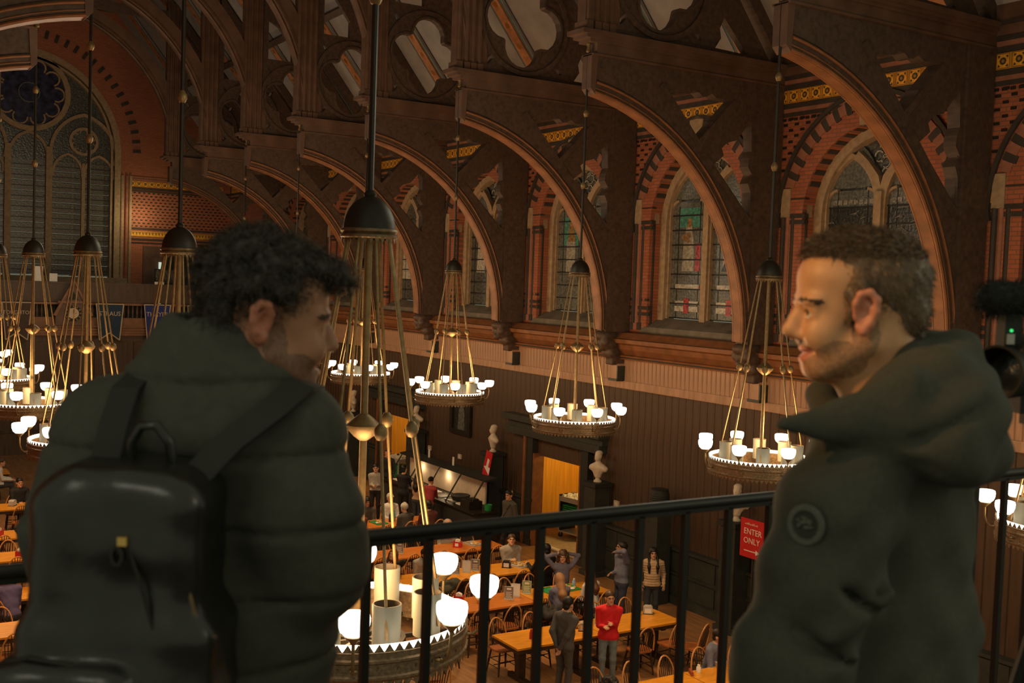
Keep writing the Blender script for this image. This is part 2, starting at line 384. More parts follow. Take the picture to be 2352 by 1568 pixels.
FIG_C = [(rect(-.32, 8.05, .32, 8.80), 'g_teal'), ([(-.17, 7.32), (.2, 7.32), (.2, 8.15), (.1, 8.3), (-.12, 8.3), (-.2, 8.1)], 'g_robe'), ([(-.2, 8.15), (.14, 8.15), (.12, 8.62), (.03, 8.74), (-.09, 8.6)], 'g_brown'), ([(-.3, 7.22), (.1, 7.22), (.0, 7.36), (-.2, 7.36)], 'g_brown'), (rect(-.42, 6.5, .42, 7.1), 'g_grey')]
def scroll(n, seed):
    rnd = random.Random(seed); out = []
    for i in range(n):
        x, z = rnd.uniform(-.5, .4), rnd.uniform(6.5, 8.9); a, L = rnd.uniform(-.4, .4), rnd.uniform(.08, .28)
        dx, dz = math.cos(a)*L, math.sin(a)*L
        out.append(([(x, z), (x+dx*.5, z+dz+.02), (x+dx, z+dz), (x+dx, z+dz+.008), (x+dx*.5, z+dz+.029), (x, z+.008)], 'g_lead'))
    return out
for j, xc in enumerate(WXC):
    wn = root_struct('window_%d' % (j+1), (xc, YW_R, 0))
    for n_ in range(9):
        a = vd(18.5+n_*8.35)
        for s in (1, -1):
            cx = -K_*s; ang = a if s > 0 else PI-a
            inst('voussoir', V_OR, wn, (cx, 0, W_SP), (0, -ang, 0)); inst('voussoir', V_IR, wn, (cx, 0, W_SP), (0, -ang, 0))
            a2 = a+vd(4.2); ang2 = a2 if s > 0 else PI-a2
            if n_ < 8: inst('voussoir', V_OD, wn, (cx, 0, W_SP), (0, -ang2, 0)); inst('voussoir', V_ID, wn, (cx, 0, W_SP), (0, -ang2, 0))
    inst('hood_mould', HOOD, wn); inst('impost', IMPOST, wn); inst('keystone', KEYST, wn); inst('tracery', TRACERY, wn); inst('sill', SILL, wn)
    for xx, yy, me in SHAFTS:
        for s in (-1, 1): inst('shaft', me, wn, (s*xx, yy, 0))
    for i, z in enumerate(rows):
        for cx in (-.70, .70):
            m = 'glass'
            if j in (1,): m = 'g_dark' if 1 <= i <= 6 else 'g_grey'
            if j in (2, 3): m = 'g_grey'
            if j in (5, 6, 7) and 2 <= i <= 5: m = 'g_white'
            inst('pane', pane_mesh('rect', m, i), wn, (cx, GY, z))
        inst('saddle_bar', BAR, wn, (0, GY+.02, z))
    for cx in (-.70, .70): inst('pane', pane_mesh('top', 'g_grey' if j in (1, 2) else 'glass', 0), wn, (cx, GY, 9.03))
    b = MB(); b.plate([(-1.2, 8.9), (1.2, 8.9), (.9, 9.6), (.3, 10.05), (-.3, 10.05), (-.9, 9.6)], [], lambda x, z: (x, GY-.06, z), (0, -.01, 0)); b.build('pane', 'glass', wn)
    sp_ = MB()
    for q_, (cx_, cz_, r_) in enumerate(((0, 9.78, .15), (-.16, 9.62, .10), (.16, 9.62, .10), (-.09, 9.92, .09), (.09, 9.92, .09), (0, 9.50, .10), (0, 9.32, .07))): sp_.sweep([(x, GY-.035, z) for x, z in arc(cx_, cz_, r_, 0, 2*PI*.85, 9)], [(-.012, -.012), (.012, -.012), (.012, .012), (-.012, .012)], (0, 1, 0))
    sp_.build('leaded_scroll', 'g_robe', wn)
    if j == 2: figure(wn, .70, GY+.012, FIG_A); figure(wn, -.70, GY+.012, FIG_B)
    if j == 3: figure(wn, .70, GY+.012, FIG_C); figure(wn, -.70, GY+.012, FIG_B[:2])
    if j in (0, 1):
        for s in (-1, 1):
            for z in (6.6, 7.25, 7.9): figure(wn, s*.7, GY+.012, [(rect(-.53, z+q, -.42, z+q+.07), 'g_lead') for q in (0, .11, .22)]+[(rect(.42, z+q, .53, z+q+.07), 'g_lead') for q in (.06, .17, .28)])
            figure(wn, s*.7, GY+.014, [(rect(-.5+.125*q, 8.74, -.40+.125*q, 8.83), 'g_lead') for q in range(8)]+scroll(46, j*7+s))
    if j > 3: figure(wn, .7, GY+.012, [([(-.25, 7.3), (.25, 7.3), (.16, 8.6), (-.16, 8.6)], 'g_white')])
# ---- cornice, ledge and frieze under the windows
b = MB()
prof = [(-16.4, 5.30), (-16.02, 5.30), (-15.98, 5.40), (-16.06, 5.42), (-15.94, 5.55), (-15.90, 5.66), (-15.78, 5.70), (-15.76, 5.79), (-15.84, 5.81), (-16.0, 5.94), (-16.4, 5.98)]
b.plate(prof, [], lambda y, z: (5, y, z), (XE-5-6.6, 0, 0)); struct('trim_4', b, 'truss_lit')
b = MB(); b.box((5, -16.2, 5.335), (44.4, -15.99, 5.365)); b.box((5, -16.1, 5.80), (44.4, -15.99, 5.93)); struct('trim_5', b, 'black')  # black strips stand in for the shadow lines of cornice and ledge
b = MB(); b.box((5, -16.4, 4.60), (44.4, -16.16, 5.32)); b.box((5, -16.4, 4.62), (44.4, -16.10, 4.79)); frieze = struct('trim_6', b, 'frieze')
b = MB(); b.plate([(-.069, 0), (-.052, .022), (.052, .022), (.069, 0)], [], lambda x, y: (x, y, 0), (0, 0, .53)); board_me = b.mesh('board', 'frieze')
for i in range(262):
    inst('board', board_me, frieze, (7.0+i*.1425, -16.16, 4.78))
# ---- lower wall: panelling with two doorways
D1, D2 = (22.42, 24.5), (32.0, 33.85)
b = MB()
b.plate([(5, 0), (44.4, 0), (44.4, 4.7), (5, 4.7)], [rect(D1[0], .001, D1[1], 2.44), rect(D2[0], .001, D2[1], 2.44)], lambda x, z: (x, -16.28, z), (0, -.12, 0))
panel_wall = struct('wall_right_panelling', b, 'panel')
b = MB(); b.plate([(-.115, 0), (-.10, .02), (.10, .02), (.115, 0)], [], lambda x, y: (x, y, 0), (0, 0, 3.5)); pb_me = b.mesh('board', 'panel')
b = MB(); b.plate([(-.115, 0), (-.10, .02), (.10, .02), (.115, 0)], [], lambda x, y: (x, y, 0), (0, 0, 2.1)); pb2_me = b.mesh('board', 'panel')
for i in range(158):
    x = 7.0+i*.236
    over = any(d0-.15 < x < d1+.15 for d0, d1 in (D1, D2))
    inst('board', pb2_me if over else pb_me, panel_wall, (x, -16.28, 2.5 if over else 1.2))
b = MB()
for x0, x1 in ((5, D1[0]-.02), (D1[1]+.02, D2[0]-.02), (D2[1]+.02, 44.4)):
    b.box((x0, -16.3, 0), (x1, -16.12, 1.22)); b.box((x0, -16.3, 1.20), (x1, -16.06, 1.26)); b.box((x0, -16.3, 0), (x1, -16.07, .18)); b.box((x0, -16.3, .66), (x1, -16.09, .70))
    x = x0+.3
    while x < x1-.9:
        for z0, z1 in ((.22, .63), (.74, 1.16)):
            b.box((x, -16.2, z0), (x+.72, -16.10, z1))
        x += .86
struct('trim_7', b, 'wainscot')
for n_, (d0, d1) in enumerate((D1, D2)):
    dr = root_struct('door_%d' % (n_+1))
    b = MB(); b.box((d0-.9, -16.3, 2.92), (d1+1.3, -16.02, 3.12)); b.box((d0-1.0, -16.3, 3.30), (d1+1.4, -15.92, 3.46)); b.box((d0-.95, -16.3, 3.12), (d1+1.35, -16.08, 3.30)); b.build('entablature', 'wainscot', dr)
    b = MB()
    for x0 in (d1+.06, d0-.38): b.box((x0, -16.3, 0), (x0+.30, -16.08, 2.92))
    b.build('jamb', 'black', dr)
    b = MB(); b.box((d1-.005, -16.42, 0), (d1+.06, -16.1, 2.5)); b.box((d1+.36, -16.3, 0), (d1+.46, -16.04, 2.92)); b.box((d0-.06, -16.42, 0), (d0+.005, -16.1, 2.5)); b.build('jamb_edge', 'truss_lit', dr)
    b = MB(); b.box((d0-1.4, -19.2, 0), (d1+1.6, -19.05, 3.2)); b.box((d1+1.45, -19.2, 0), (d1+1.6, -16.42, 3.2))
    vest = b.build('vestibule_wall', 'yellow_wood', dr)
    bm_ = MB(); bm_.plate([(-.125, 0), (-.115, .012), (.115, .012), (.125, 0)], [], lambda x, y: (x, y, 0), (0, 0, 3.2)); vme = bm_.mesh('board', 'yellow_wood')
    for i in range(18): inst('board', vme, vest, (d0-1.2+i*.26, -19.05, 0))
    b = MB(); b.box((d0-1.4, -19.1, 3.0), (d1+1.6, -16.38, 3.1)); b.box((d0-1.5, -19.1, 0), (d0-1.4, -16.42, 3.2)); b.build('vestibule_ceiling', 'can', dr)
    b = MB(); b.box((d0-1.4, -19.05, 0), (d1+1.45, -16.45, .012)); b.build('vestibule_floor', 'stone', dr)
    b = MB(); b.box((d0, -16.55, 0), (d1, -16.42, .03)); b.build('threshold', 'marble', dr)
# ---- left wall (outside the view) and roof
b = MB(); b.box((3.5, YW_L, 0), (XE, YW_L+.4, 11.8)); struct('wall_left', b, 'brick_r')
SL = 1.25
b = MB()
for s in (1, -1):
    pts = [(YC-s*9.3, 11.25), (YC, 11.25+9.3*SL), (YC, 11.45+9.3*SL), (YC-s*9.5, 11.2)]
    b.plate(pts, [], lambda y, z: (4.5, y, z), (XE-4.5, 0, 0))
ceil = struct('ceiling', b, 'plaster')
L_ = math.hypot(9.1, 9.1*SL); ang = math.atan2(SL, 1)
bm_ = MB(); bm_.box((-.17, 0, -.10), (.17, L_, 0), 0)
for q in (-.28, .17): bm_.box((q, 0, -.06), (q+.11, L_, 0), 1)
for q in (-.30, .28): bm_.box((q, 0, -.075), (q+.02, L_, 0), 2)
for i in range(24): bm_.add([(.09*math.cos(t_*PI/3), i*.6+.3+.09*math.sin(t_*PI/3), -.104) for t_ in range(6)], [tuple(range(6))], 3)
raf = bm_.mesh('rafter', ['orange', 'teal', 'plaster', 'gold_dk'])
bm_ = MB(); bm_.box((4.5, -.1, -.2), (XE, .1, 0)); pur = bm_.mesh('purlin', 'truss')
for s in (1, -1):
    for k in range(-1, 9):
        for q in (.75, 3.3):
            x = TX0+BAY*k+q
            if x < XE-.3: inst('rafter', raf, ceil, (x, YC-s*9.1, 11.45), (ang if s > 0 else ang, 0, 0) if s > 0 else (ang, 0, PI))
    for q in (.33, .66, .96):
        inst('purlin', pur, ceil, (0, YC-s*9.1*(1-q), 11.40+9.1*SL*q), (s*ang, 0, 0))
# ---- gallery the photographer stands on
b = MB(); b.box((-4, YW_R, 5.03), (2.32, YW_L, 5.33)); struct('gallery_floor', b, 'truss')
# ---- end wall
EYC = -7.45
b = MB()

EHS, ER, ESP = 3.72, 4.19, 12.1
b.plate([(YW_R-.4, 0), (YW_L+.3, 0), (YW_L+.3, 12), (YC, 23.2), (YW_R-.4, 12)], [[(EYC+EHS, 6.6)]+pointed(EHS, ER, ESP, 18, EYC)+[(EYC-EHS, 6.6)]], lambda y, z: (XE, y, z), (.7, 0, 0))
wall_end = struct('wall_end', b, 'brick_e')
b = MB()
bsm = MB(); bsm.box((-.012, -.052, -.024), (.02, .052, .024)); bem = bsm.mesh('brick', 'black_brick')
nb = 0
for r in range(14):
    for i in range(22):
        y = -11.75-i*.21-(.105 if r % 2 else 0)
        if y > -16.1: inst('brick', bem, wall_end, (XE, y, 8.72+r*.135)); nb += 1
b = MB()
for y0, y1 in ((YW_R, EYC-EHS-.45), (EYC+EHS+.45, YW_L)):
    for z0, z1, m in ((11.12, 11.2, 0), (10.62, 10.72, 1), (10.52, 10.58, 1), (11.02, 11.10, 0), (8.84, 8.92, 1), (8.36, 8.44, 1), (8.22, 8.28, 1)):
        b.box((XE-.03, y0, z0), (XE+.02, y1, z1), m)
struct('trim_8', b, ['pink', 'dark_stone'])
trim9 = root_struct('trim_9')
for s_ in (0, 1):
    for i in range(15):
        y = (-11.75-i*.285) if s_ == 0 else (-3.1+i*.285)
        inst('tile', tile_me, trim9, (XE-.01, y, 10.88), (0, 0, PI/2)); inst('tile', tri_me, trim9, (XE-.01, y, 8.64), (0, 0, PI/2))
# arch ring of the end window: dark blocks
ering = root_struct('trim_10', (XE, EYC, ESP))
bm_ = MB(); bm_.box((-.05, -.07, -.17), (.1, .07, .17)); ev = bm_.mesh('voussoir', 'dark_stone')
kk = ER-EHS; amax = math.acos(kk/(ER+.75))
for i in range(17):
    a = amax*(i+.5)/17
    for s in (1, -1):
        cy = -kk*s; y = cy+s*(ER+.75)*math.cos(a); z = (ER+.75)*math.sin(a)
        inst('voussoir', ev, ering, (0, y, z), (s*(a-PI/2)+0, 0, 0))
# end window
we = root_struct('window_9', (XE, EYC, 0))
b = MB(); ey = .25
def etr(pts, w_=.07, d=.14, closed=False): b.sweep([(ey, y, z) for y, z in pts], [(-d, -w_), (d, -w_), (d, w_), (-d, w_)], (1, 0, 0), closed=closed)
etr([(3.66, 6.6)]+pointed(3.66, 4.13, ESP, 18)+[(-3.66, 6.6)], .13, .28)
etr([(3.42, 6.6)]+pointed(3.42, 3.9, ESP, 18)+[(-3.42, 6.6)], .05, .2)
for y in (-.82, .82): b.box((ey-.2, y-.13, 6.6), (ey+.2, y+.13, 12.2))
for y in (-2.24, 2.24): b.box((ey-.12, y-.07, 6.6), (ey+.12, y+.07, 11.6))
etr(arc(0, 14.45, 1.55, 0, 2*PI, 28)[:-1], .11, .2, True)
for i in range(10):
    a = 2*PI*i/10; etr(arc(1.12*math.cos(a), 14.45+1.12*math.sin(a), .30, a-1.9, a+1.9, 7), .035, .08)
for s in (-1, 1):
    etr([(s*2.24+1.3, 11.6)]+pointed(1.36, 1.75, 12.0, 10, s*2.24)+[(s*2.24-1.3, 11.6)], .07, .15)
    etr(arc(s*2.24, 12.55, .56, 0, 2*PI, 18)[:-1], .06, .12, True)
    for i in range(6):
        a = PI/6+i*PI/3; etr(arc(s*2.24+.38*math.cos(a), 12.55+.38*math.sin(a), .15, a-1.8, a+1.8, 5), .025, .06)
    for q in (-.65, .65): etr([(s*2.24+q+.60, 11.0)]+pointed(.60, .85, 11.15, 6, s*2.24+q)+[(s*2.24+q-.60, 11.0)], .05, .1)
etr([(.76, 11.6)]+pointed(.76, 1.0, 11.8, 8)+[(-.76, 11.6)], .06, .12)
b.build('tracery', 'stone', we)
MT['g_end'] = M('end_window_glass', (.085, .085, .070), .3, var=.5, scale=11, stretch=(1, 1, 3), bump=.6, spec=.7, col2=(.16, .155, .125))
MT['g_rose'] = M('rose_window_glass', (.018, .018, .042), .25, var=.7, scale=4, bump=.4, spec=.6, col2=(.05, .05, .13))
for c, wd in ((0, 1.5), (-1.53, 1.28), (1.53, 1.28), (-2.93, 1.24), (2.93, 1.24)):
    bm_ = MB(); bm_.box((ey+.02, -wd/2, .02), (ey+.03, wd/2, .44)); me = bm_.mesh('pane', 'g_end')
    for i in range(11): inst('pane', me, we, (0, c, 6.65+i*.45))
bm_ = MB(); bm_.box((ey-.02, -3.6, -.012), (ey+.02, 3.6, .012)); me = bm_.mesh('saddle_bar', 'lead')
for i in range(22): inst('saddle_bar', me, we, (0, 0, 6.65+i*.225))
b = MB(); b.plate([(y, z) for y, z in [(3.6, 11.55)]+pointed(3.6, 4.1, ESP, 14)+[(-3.6, 11.55)]], [], lambda y, z: (ey+.05, y, z), (.01, 0, 0)); b.build('pane', 'glass', we)
b = MB(); b.plate(arc(0, 14.45, 1.5, 0, 2*PI, 28)[:-1], [], lambda y, z: (ey+.03, y, z), (.008, 0, 0)); b.build('rose_pane', 'g_rose', we)
b = MB(); b.sweep([(ey-.02, y, z) for y, z in arc(0, 14.45, .42, 0, 2*PI, 16)[:-1]], [(-.02, -.02), (.02, -.02), (.02, .02), (-.02, .02)], (1, 0, 0), closed=True); b.build('rose_ring', 'g_grey', we)
b = MB(); b.box((-.25, -4.1, 6.2), (.3, 4.1, 6.62)); b.box((-.32, -4.1, 6.1), (.3, 4.1, 6.24)); b.build('sill', 'stone', we)
for s, m in ((-1, 0),):
    pass
b = MB()
for s in (-1, 1):
    for q, m in ((3.86, 0), (4.06, 1), (4.22, 0)): b.lathe([(.07, 6.3), (.07, 11.2)], 8, (-.02, s*q, 0), m)
b.build('jamb_shaft', ['stone', 'pink'], we)
# ================================================================== SDF SCULPTING (surface nets on a numpy grid)
class Sdf:
    def __init__(s, h): s.h = h; s.p = []; s.paint = []
    def cap(s, a, b, ra, rb=None, m=0, k=.03, sub=False):
        s.p.append(('cap', np.array(a, float), np.array(b, float), ra, ra if rb is None else rb, m, k, sub)); return s
    def ell(s, c, r, m=0, k=.03, rot=None, sub=False):
        r = (r, r, r) if np.isscalar(r) else r
        s.p.append(('ell', np.array(c, float), np.array(r, float), np.eye(3) if rot is None else np.array(rot, float), None, m, k, sub)); return s
    def ecap(s, a, b, wa, wb, da, db, wdir=(1, 0, 0), m=0, k=.03, sub=False):
        s.p.append(('ecap', np.array(a, float), np.array(b, float), (wa, da, wb, db), np.array(wdir, float), m, k, sub)); return s
    def box(s, c, hs, r=.01, m=0, k=.01, rot=None, sub=False):
        s.p.append(('box', np.array(c, float), np.array(hs, float), np.eye(3) if rot is None else np.array(rot, float), r, m, k, sub)); return s
    def line(s, pts, r, m=0, k=.02, sub=False):
        rs = r if isinstance(r, (list, tuple)) else [r]*len(pts)
        for i in range(len(pts)-1): s.cap(pts[i], pts[i+1], rs[i], rs[i+1], m, k, sub)
        return s
    def dot(s, c, r, m):
        s.paint.append((np.array(c, float), np.array((r, r, r) if np.isscalar(r) else r, float), m)); return s
    def bb(s, q):
        t = q[0]
        if t == 'cap': return np.minimum(q[1]-q[3], q[2]-q[4]), np.maximum(q[1]+q[3], q[2]+q[4])
        if t == 'ecap':
            r = max(q[3]); return np.minimum(q[1], q[2])-r, np.maximum(q[1], q[2])+r
        r = np.linalg.norm(q[2])+.0 if not np.allclose(q[3], np.eye(3)) else q[2]
        if t == 'box': r = r+q[4]
        return q[1]-r, q[1]+r
    def ev(s, q, X, Y, Z):
        t = q[0]
        if t in ('cap', 'ecap'):
            a, b = q[1], q[2]; ba = b-a; L2 = max(ba@ba, 1e-12)
            px, py, pz = X-a[0], Y-a[1], Z-a[2]
            tt = np.clip((px*ba[0]+py*ba[1]+pz*ba[2])/L2, 0, 1)
            px = px-tt*ba[0]; py = py-tt*ba[1]; pz = pz-tt*ba[2]
            if t == 'cap': return np.sqrt(px*px+py*py+pz*pz)-(q[3]+(q[4]-q[3])*tt)
            wa, da, wb, db = q[3]; w = q[4]; ax = ba/math.sqrt(L2); w = w-ax*(w@ax); w = w/np.linalg.norm(w); n = np.cross(ax, w)
            W_ = wa+(wb-wa)*tt; D_ = da+(db-da)*tt
            pw = (px*w[0]+py*w[1]+pz*w[2]); pn = (px*n[0]+py*n[1]+pz*n[2]); pa = (px*ax[0]+py*ax[1]+pz*ax[2])
            mn = np.minimum(W_, D_)
            k0 = np.sqrt((pw/W_)**2+(pn/D_)**2+(pa/mn)**2); k1 = np.sqrt((pw/W_**2)**2+(pn/D_**2)**2+(pa/mn**2)**2)+1e-9
            return k0*(k0-1)/k1
        c, r, rot = q[1], q[2], q[3]
        px, py, pz = X-c[0], Y-c[1], Z-c[2]
        if not np.allclose(rot, np.eye(3)):
            px, py, pz = (rot[0, i]*px+rot[1, i]*py+rot[2, i]*pz for i in range(3))
        if t == 'ell':
            k0 = np.sqrt((px/r[0])**2+(py/r[1])**2+(pz/r[2])**2); k1 = np.sqrt((px/r[0]**2)**2+(py/r[1]**2)**2+(pz/r[2]**2)**2)+1e-9
            return k0*(k0-1)/k1
        dx, dy, dz = np.abs(px)-r[0], np.abs(py)-r[1], np.abs(pz)-r[2]
        return np.sqrt(np.maximum(dx, 0)**2+np.maximum(dy, 0)**2+np.maximum(dz, 0)**2)+np.minimum(np.maximum(dx, np.maximum(dy, dz)), 0)-q[4]
    def mesh(s, name, mats, disp=None, relax=1, fix=None):
        h = s.h; add = [q for q in s.p if not q[-1]]
        lo = np.min([s.bb(q)[0] for q in add], 0)-3*h; hi = np.max([s.bb(q)[1] for q in add], 0)+3*h
        n = np.ceil((hi-lo)/h).astype(int)+1
        ax = [lo[i]+h*np.arange(n[i]) for i in range(3)]
        D = np.full(n, .5, np.float32); B = np.full(n, .5, np.float32); I = np.zeros(n, np.int8)
        for q in s.p:
            m, k, sub = q[-3], q[-2], q[-1]; l, u = s.bb(q); mar = max(2.2*h, k*1.05)
            i0 = np.maximum(((l-mar-lo)/h).astype(int), 0); i1 = np.minimum(((u+mar-lo)/h).astype(int)+2, n)
            if np.any(i1 <= i0): continue
            sl = tuple(slice(i0[i], i1[i]) for i in range(3))
            X = ax[0][sl[0]][:, None, None]; Y = ax[1][sl[1]][None, :, None]; Z = ax[2][sl[2]][None, None, :]
            d = s.ev(q, X, Y, Z).astype(np.float32); A = D[sl]
            if sub:
                hh = np.maximum(k-np.abs(A+d), 0)/max(k, 1e-9); D[sl] = np.maximum(A, -d)+hh*hh*k*.25
            else:
                hh = np.maximum(k-np.abs(A-d), 0)/max(k, 1e-9); D[sl] = np.minimum(A, d)-hh*hh*k*.25
                bsel = d < B[sl]; B[sl] = np.where(bsel, d, B[sl]); I[sl] = np.where(bsel, m, I[sl])
        if disp is not None:
            X, Y, Z = ax[0][:, None, None], ax[1][None, :, None], ax[2][None, None, :]
            D = D+disp(X, Y, Z, I).astype(np.float32)
        S = D < 0
        # cells
        c = [S[a:n[0]-1+a, b_:n[1]-1+b_, e:n[2]-1+e] for a in (0, 1) for b_ in (0, 1) for e in (0, 1)]
        cnt = sum(x.astype(np.int8) for x in c); act = (cnt > 0) & (cnt < 8)
        idx = np.full(act.shape, -1, np.int32); cells = np.argwhere(act); idx[act] = np.arange(len(cells))
        P = np.zeros((len(cells), 3)); W_ = np.zeros(len(cells))
        ci, cj, ck = cells.T
        for a0 in range(8):
            o0 = ((a0 >> 2) & 1, (a0 >> 1) & 1, a0 & 1)
            for bit in (4, 2, 1):
                if a0 & bit: continue
                a1 = a0 | bit; o1 = ((a1 >> 2) & 1, (a1 >> 1) & 1, a1 & 1)
                d0 = D[ci+o0[0], cj+o0[1], ck+o0[2]]; d1 = D[ci+o1[0], cj+o1[1], ck+o1[2]]
                x = (d0 < 0) != (d1 < 0); t = np.where(x, d0/np.where(x, d0-d1, 1), 0)
                for i in range(3): P[:, i] += np.where(x, o0[i]+t*(o1[i]-o0[i]), 0)
                W_ += x
        P = P/W_[:, None]+cells
        V = lo+P*h
        F = []
        for axn in range(3):
            a, b_ = [(1, 2), (2, 0), (0, 1)][axn]
            sl0 = [slice(None)]*3; sl1 = [slice(None)]*3; sl0[axn] = slice(0, n[axn]-1); sl1[axn] = slice(1, n[axn])
            s0, s1 = S[tuple(sl0)], S[tuple(sl1)]
            e = np.argwhere(s0 != s1)
            e = e[(e[:, a] > 0) & (e[:, b_] > 0) & (e[:, a] < n[a]-1) & (e[:, b_] < n[b_]-1)]
            ua = np.zeros(3, int); ua[a] = 1; ub = np.zeros(3, int); ub[b_] = 1
            g = lambda q: idx[q[:, 0], q[:, 1], q[:, 2]]
            Q = np.stack([g(e-ua-ub), g(e-ub), g(e), g(e-ua)], 1)
            ins = s0[e[:, 0], e[:, 1], e[:, 2]]
            Q = np.where(ins[:, None], Q, Q[:, ::-1]); F.append(Q)
        F = np.concatenate(F)
        if relax:
            for _ in range(relax):
                acc = np.zeros_like(V); ct = np.zeros(len(V))
                for i in range(4):
                    j = (i+1) % 4
                    np.add.at(acc, F[:, i], V[F[:, j]]); np.add.at(ct, F[:, i], 1)
                    np.add.at(acc, F[:, j], V[F[:, i]]); np.add.at(ct, F[:, j], 1)
                V = V*.5+acc/np.maximum(ct, 1)[:, None]*.5
        gi = np.clip(np.round((V-lo)/h).astype(int), 0, n-1); vm = I[gi[:, 0], gi[:, 1], gi[:, 2]]
        fm = vm[F[:, 0]].astype(np.int32); C_ = V[F].mean(1)
        if fix is not None: fm = fix(C_, fm).astype(np.int32)
        for c_, r, m in s.paint:
            fm[(((C_-c_)/r)**2).sum(1) < 1] = m
        me = bpy.data.meshes.new(name); me.from_pydata(V.tolist(), [], F.tolist())
        for m in mats: me.materials.append(MT[m] if isinstance(m, str) else m)
        me.polygons.foreach_set('material_index', fm); me.shade_smooth(); me.update()
        return me
def rotm(ax, deg):
    return np.array(Matrix.Rotation(math.radians(deg), 3, ax))
# ================================================================== HAMMERBEAM TRUSSES
ORD = ['first', 'second', 'third', 'fourth', 'fifth', 'sixth', 'seventh', 'eighth', 'ninth', 'tenth', 'eleventh', 'twelfth']
BCY, BCZ, BR = -10.92, 6.0, 4.53
def half_truss(s):
    """part meshes of one side; s=1 right side, s=-1 mirrored about the hall centre line"""
    fy = (lambda y: y) if s > 0 else (lambda y: 2*YC-y)
    fn = lambda x0: (lambda y, z: (x0, fy(y), z))
    out = []
    b = MB()
    b.plate([(-11.6, 11.1), (-16.3, 11.1), (-16.3, 11.42), (-11.6, 11.42)], [], fn(-.15), (.30, 0, 0))
    for z0, z1, p, yt in ((11.42, 11.5, .11, -11.22), (11.36, 11.42, .07, -11.33), (11.30, 11.36, .03, -11.43), (11.075, 11.11, .025, -11.5)):
        b.plate([(yt, z0), (-16.3, z0), (-16.3, z1), (yt, z1)], [], fn(-.15-p), (.30+2*p, 0, 0))
    out.append(('hammer_beam', b.mesh('hammer_beam', 'truss_mid')))
    a0 = math.atan2(10.48-BCZ, -11.6-BCY); A = arc(BCY, BCZ, BR, a0, PI, 26)
    tri1 = [(-13.25, 10.55), (-13.2, 10.62)]+[(-13.95+.18*math.cos(t), 10.62+.12*math.sin(t)) for t in (0.4, 1.2, 2.0, 2.8)]+[(-14.35+.14*math.cos(t), 10.62+.12*math.sin(t)) for t in (.4, 1.5, 2.7)]+[(-14.92, 10.66), (-14.45, 10.18), (-14.38, 10.22), (-14.30, 10.04), (-14.01, 9.75), (-13.72, 10.03), (-13.70, 10.18), (-13.52, 10.22)]
    tri2 = [(-14.47, 9.42), (-14.72, 9.60), (-14.66, 9.74), (-14.80, 9.86), (-15.02, 9.92), (-15.40, 10.33), (-15.44, 9.75), (-15.38, 9.62), (-15.36, 9.45), (-15.47, 9.30), (-15.38, 9.12), (-15.46, 8.95), (-15.47, 8.45)]
    b = MB(); b.plate([(-11.6, 11.1)]+A+[(-15.6, 6.0), (-15.6, 11.1)], [tri1, tri2], fn(-.12), (.24, 0, 0))
    out.append(('spandrel_web', b.mesh('spandrel_web', 'truss')))
    sg = 1 if s > 0 else -1
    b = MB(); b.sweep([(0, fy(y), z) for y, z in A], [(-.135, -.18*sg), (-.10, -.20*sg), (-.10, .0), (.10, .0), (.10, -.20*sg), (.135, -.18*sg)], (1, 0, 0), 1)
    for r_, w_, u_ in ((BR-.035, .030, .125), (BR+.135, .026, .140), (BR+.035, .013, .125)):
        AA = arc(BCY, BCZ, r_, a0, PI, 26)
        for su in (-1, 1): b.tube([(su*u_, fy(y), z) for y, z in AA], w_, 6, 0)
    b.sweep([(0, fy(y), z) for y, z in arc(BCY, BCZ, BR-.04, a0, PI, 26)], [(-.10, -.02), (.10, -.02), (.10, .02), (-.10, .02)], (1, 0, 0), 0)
    out.append(('arch_moulding', b.mesh('arch_moulding', ['truss_lit', 'truss'], smooth=50)))  # bright rolls over a dark groove: highlight and shade by colour
    b = MB(); b.plate([(-11.60, 10.40), (-11.64, 11.1), (-11.5, 11.1), (-11.5, 10.5)], [], fn(-.14), (.28, 0, 0)); out.append(('tip_block', b.mesh('tip_block', 'truss_mid')))
    b = MB(); b.plate([(-13.05, 10.72), (-13.15, 10.80), (-15.42, 8.40), (-15.35, 8.30)], [], fn(-.145), (.29, 0, 0)); b.plate([(-14.0, 9.78), (-14.08, 9.70), (-15.0, 10.62), (-14.92, 10.70)], [], fn(-.145), (.29, 0, 0))
    out.append(('strut_moulding', b.mesh('strut_moulding', 'truss')))
    b = MB(); b.plate([(-15.52, 5.95), (-16.2, 5.95), (-16.2, 11.1), (-15.52, 11.1)], [], fn(-.17), (.34, 0, 0))
    b.plate([(-15.46, 5.95), (-15.55, 5.95), (-15.55, 11.1), (-15.46, 11.1)], [], fn(-.08), (.16, 0, 0)); out.append(('wall_post', b.mesh('wall_post', 'truss')))
    b = MB(); b.plate([(-11.34, 11.5), (-11.95, 11.5), (-11.95, 17.2), (-11.34, 17.6)], [], fn(-.12), (.24, 0, 0))
    for yy in (-11.40, -11.58, -11.74, -11.9):
        for xx in (-.13, .13): b.tube([(xx, fy(yy), 11.52), (xx, fy(yy), 17.4)], .045, 6)
        b.box((-.19, fy(yy)-.07, 11.5), (.19, fy(yy)+.07, 11.66))
    out.append(('queen_post', b.mesh('queen_post', 'truss_mid')))
    qc = (-13.05, 12.70); q4 = []
    for i in range(4):
        a = i*PI/2+.10; cx, cz = qc[0]+.52*math.cos(a), qc[1]+.52*math.sin(a)
        q4 += [(cx+.475*math.cos(a+t), cz+.475*math.sin(a+t)) for t in [vd(-94+188*k/9) for k in range(10)]]
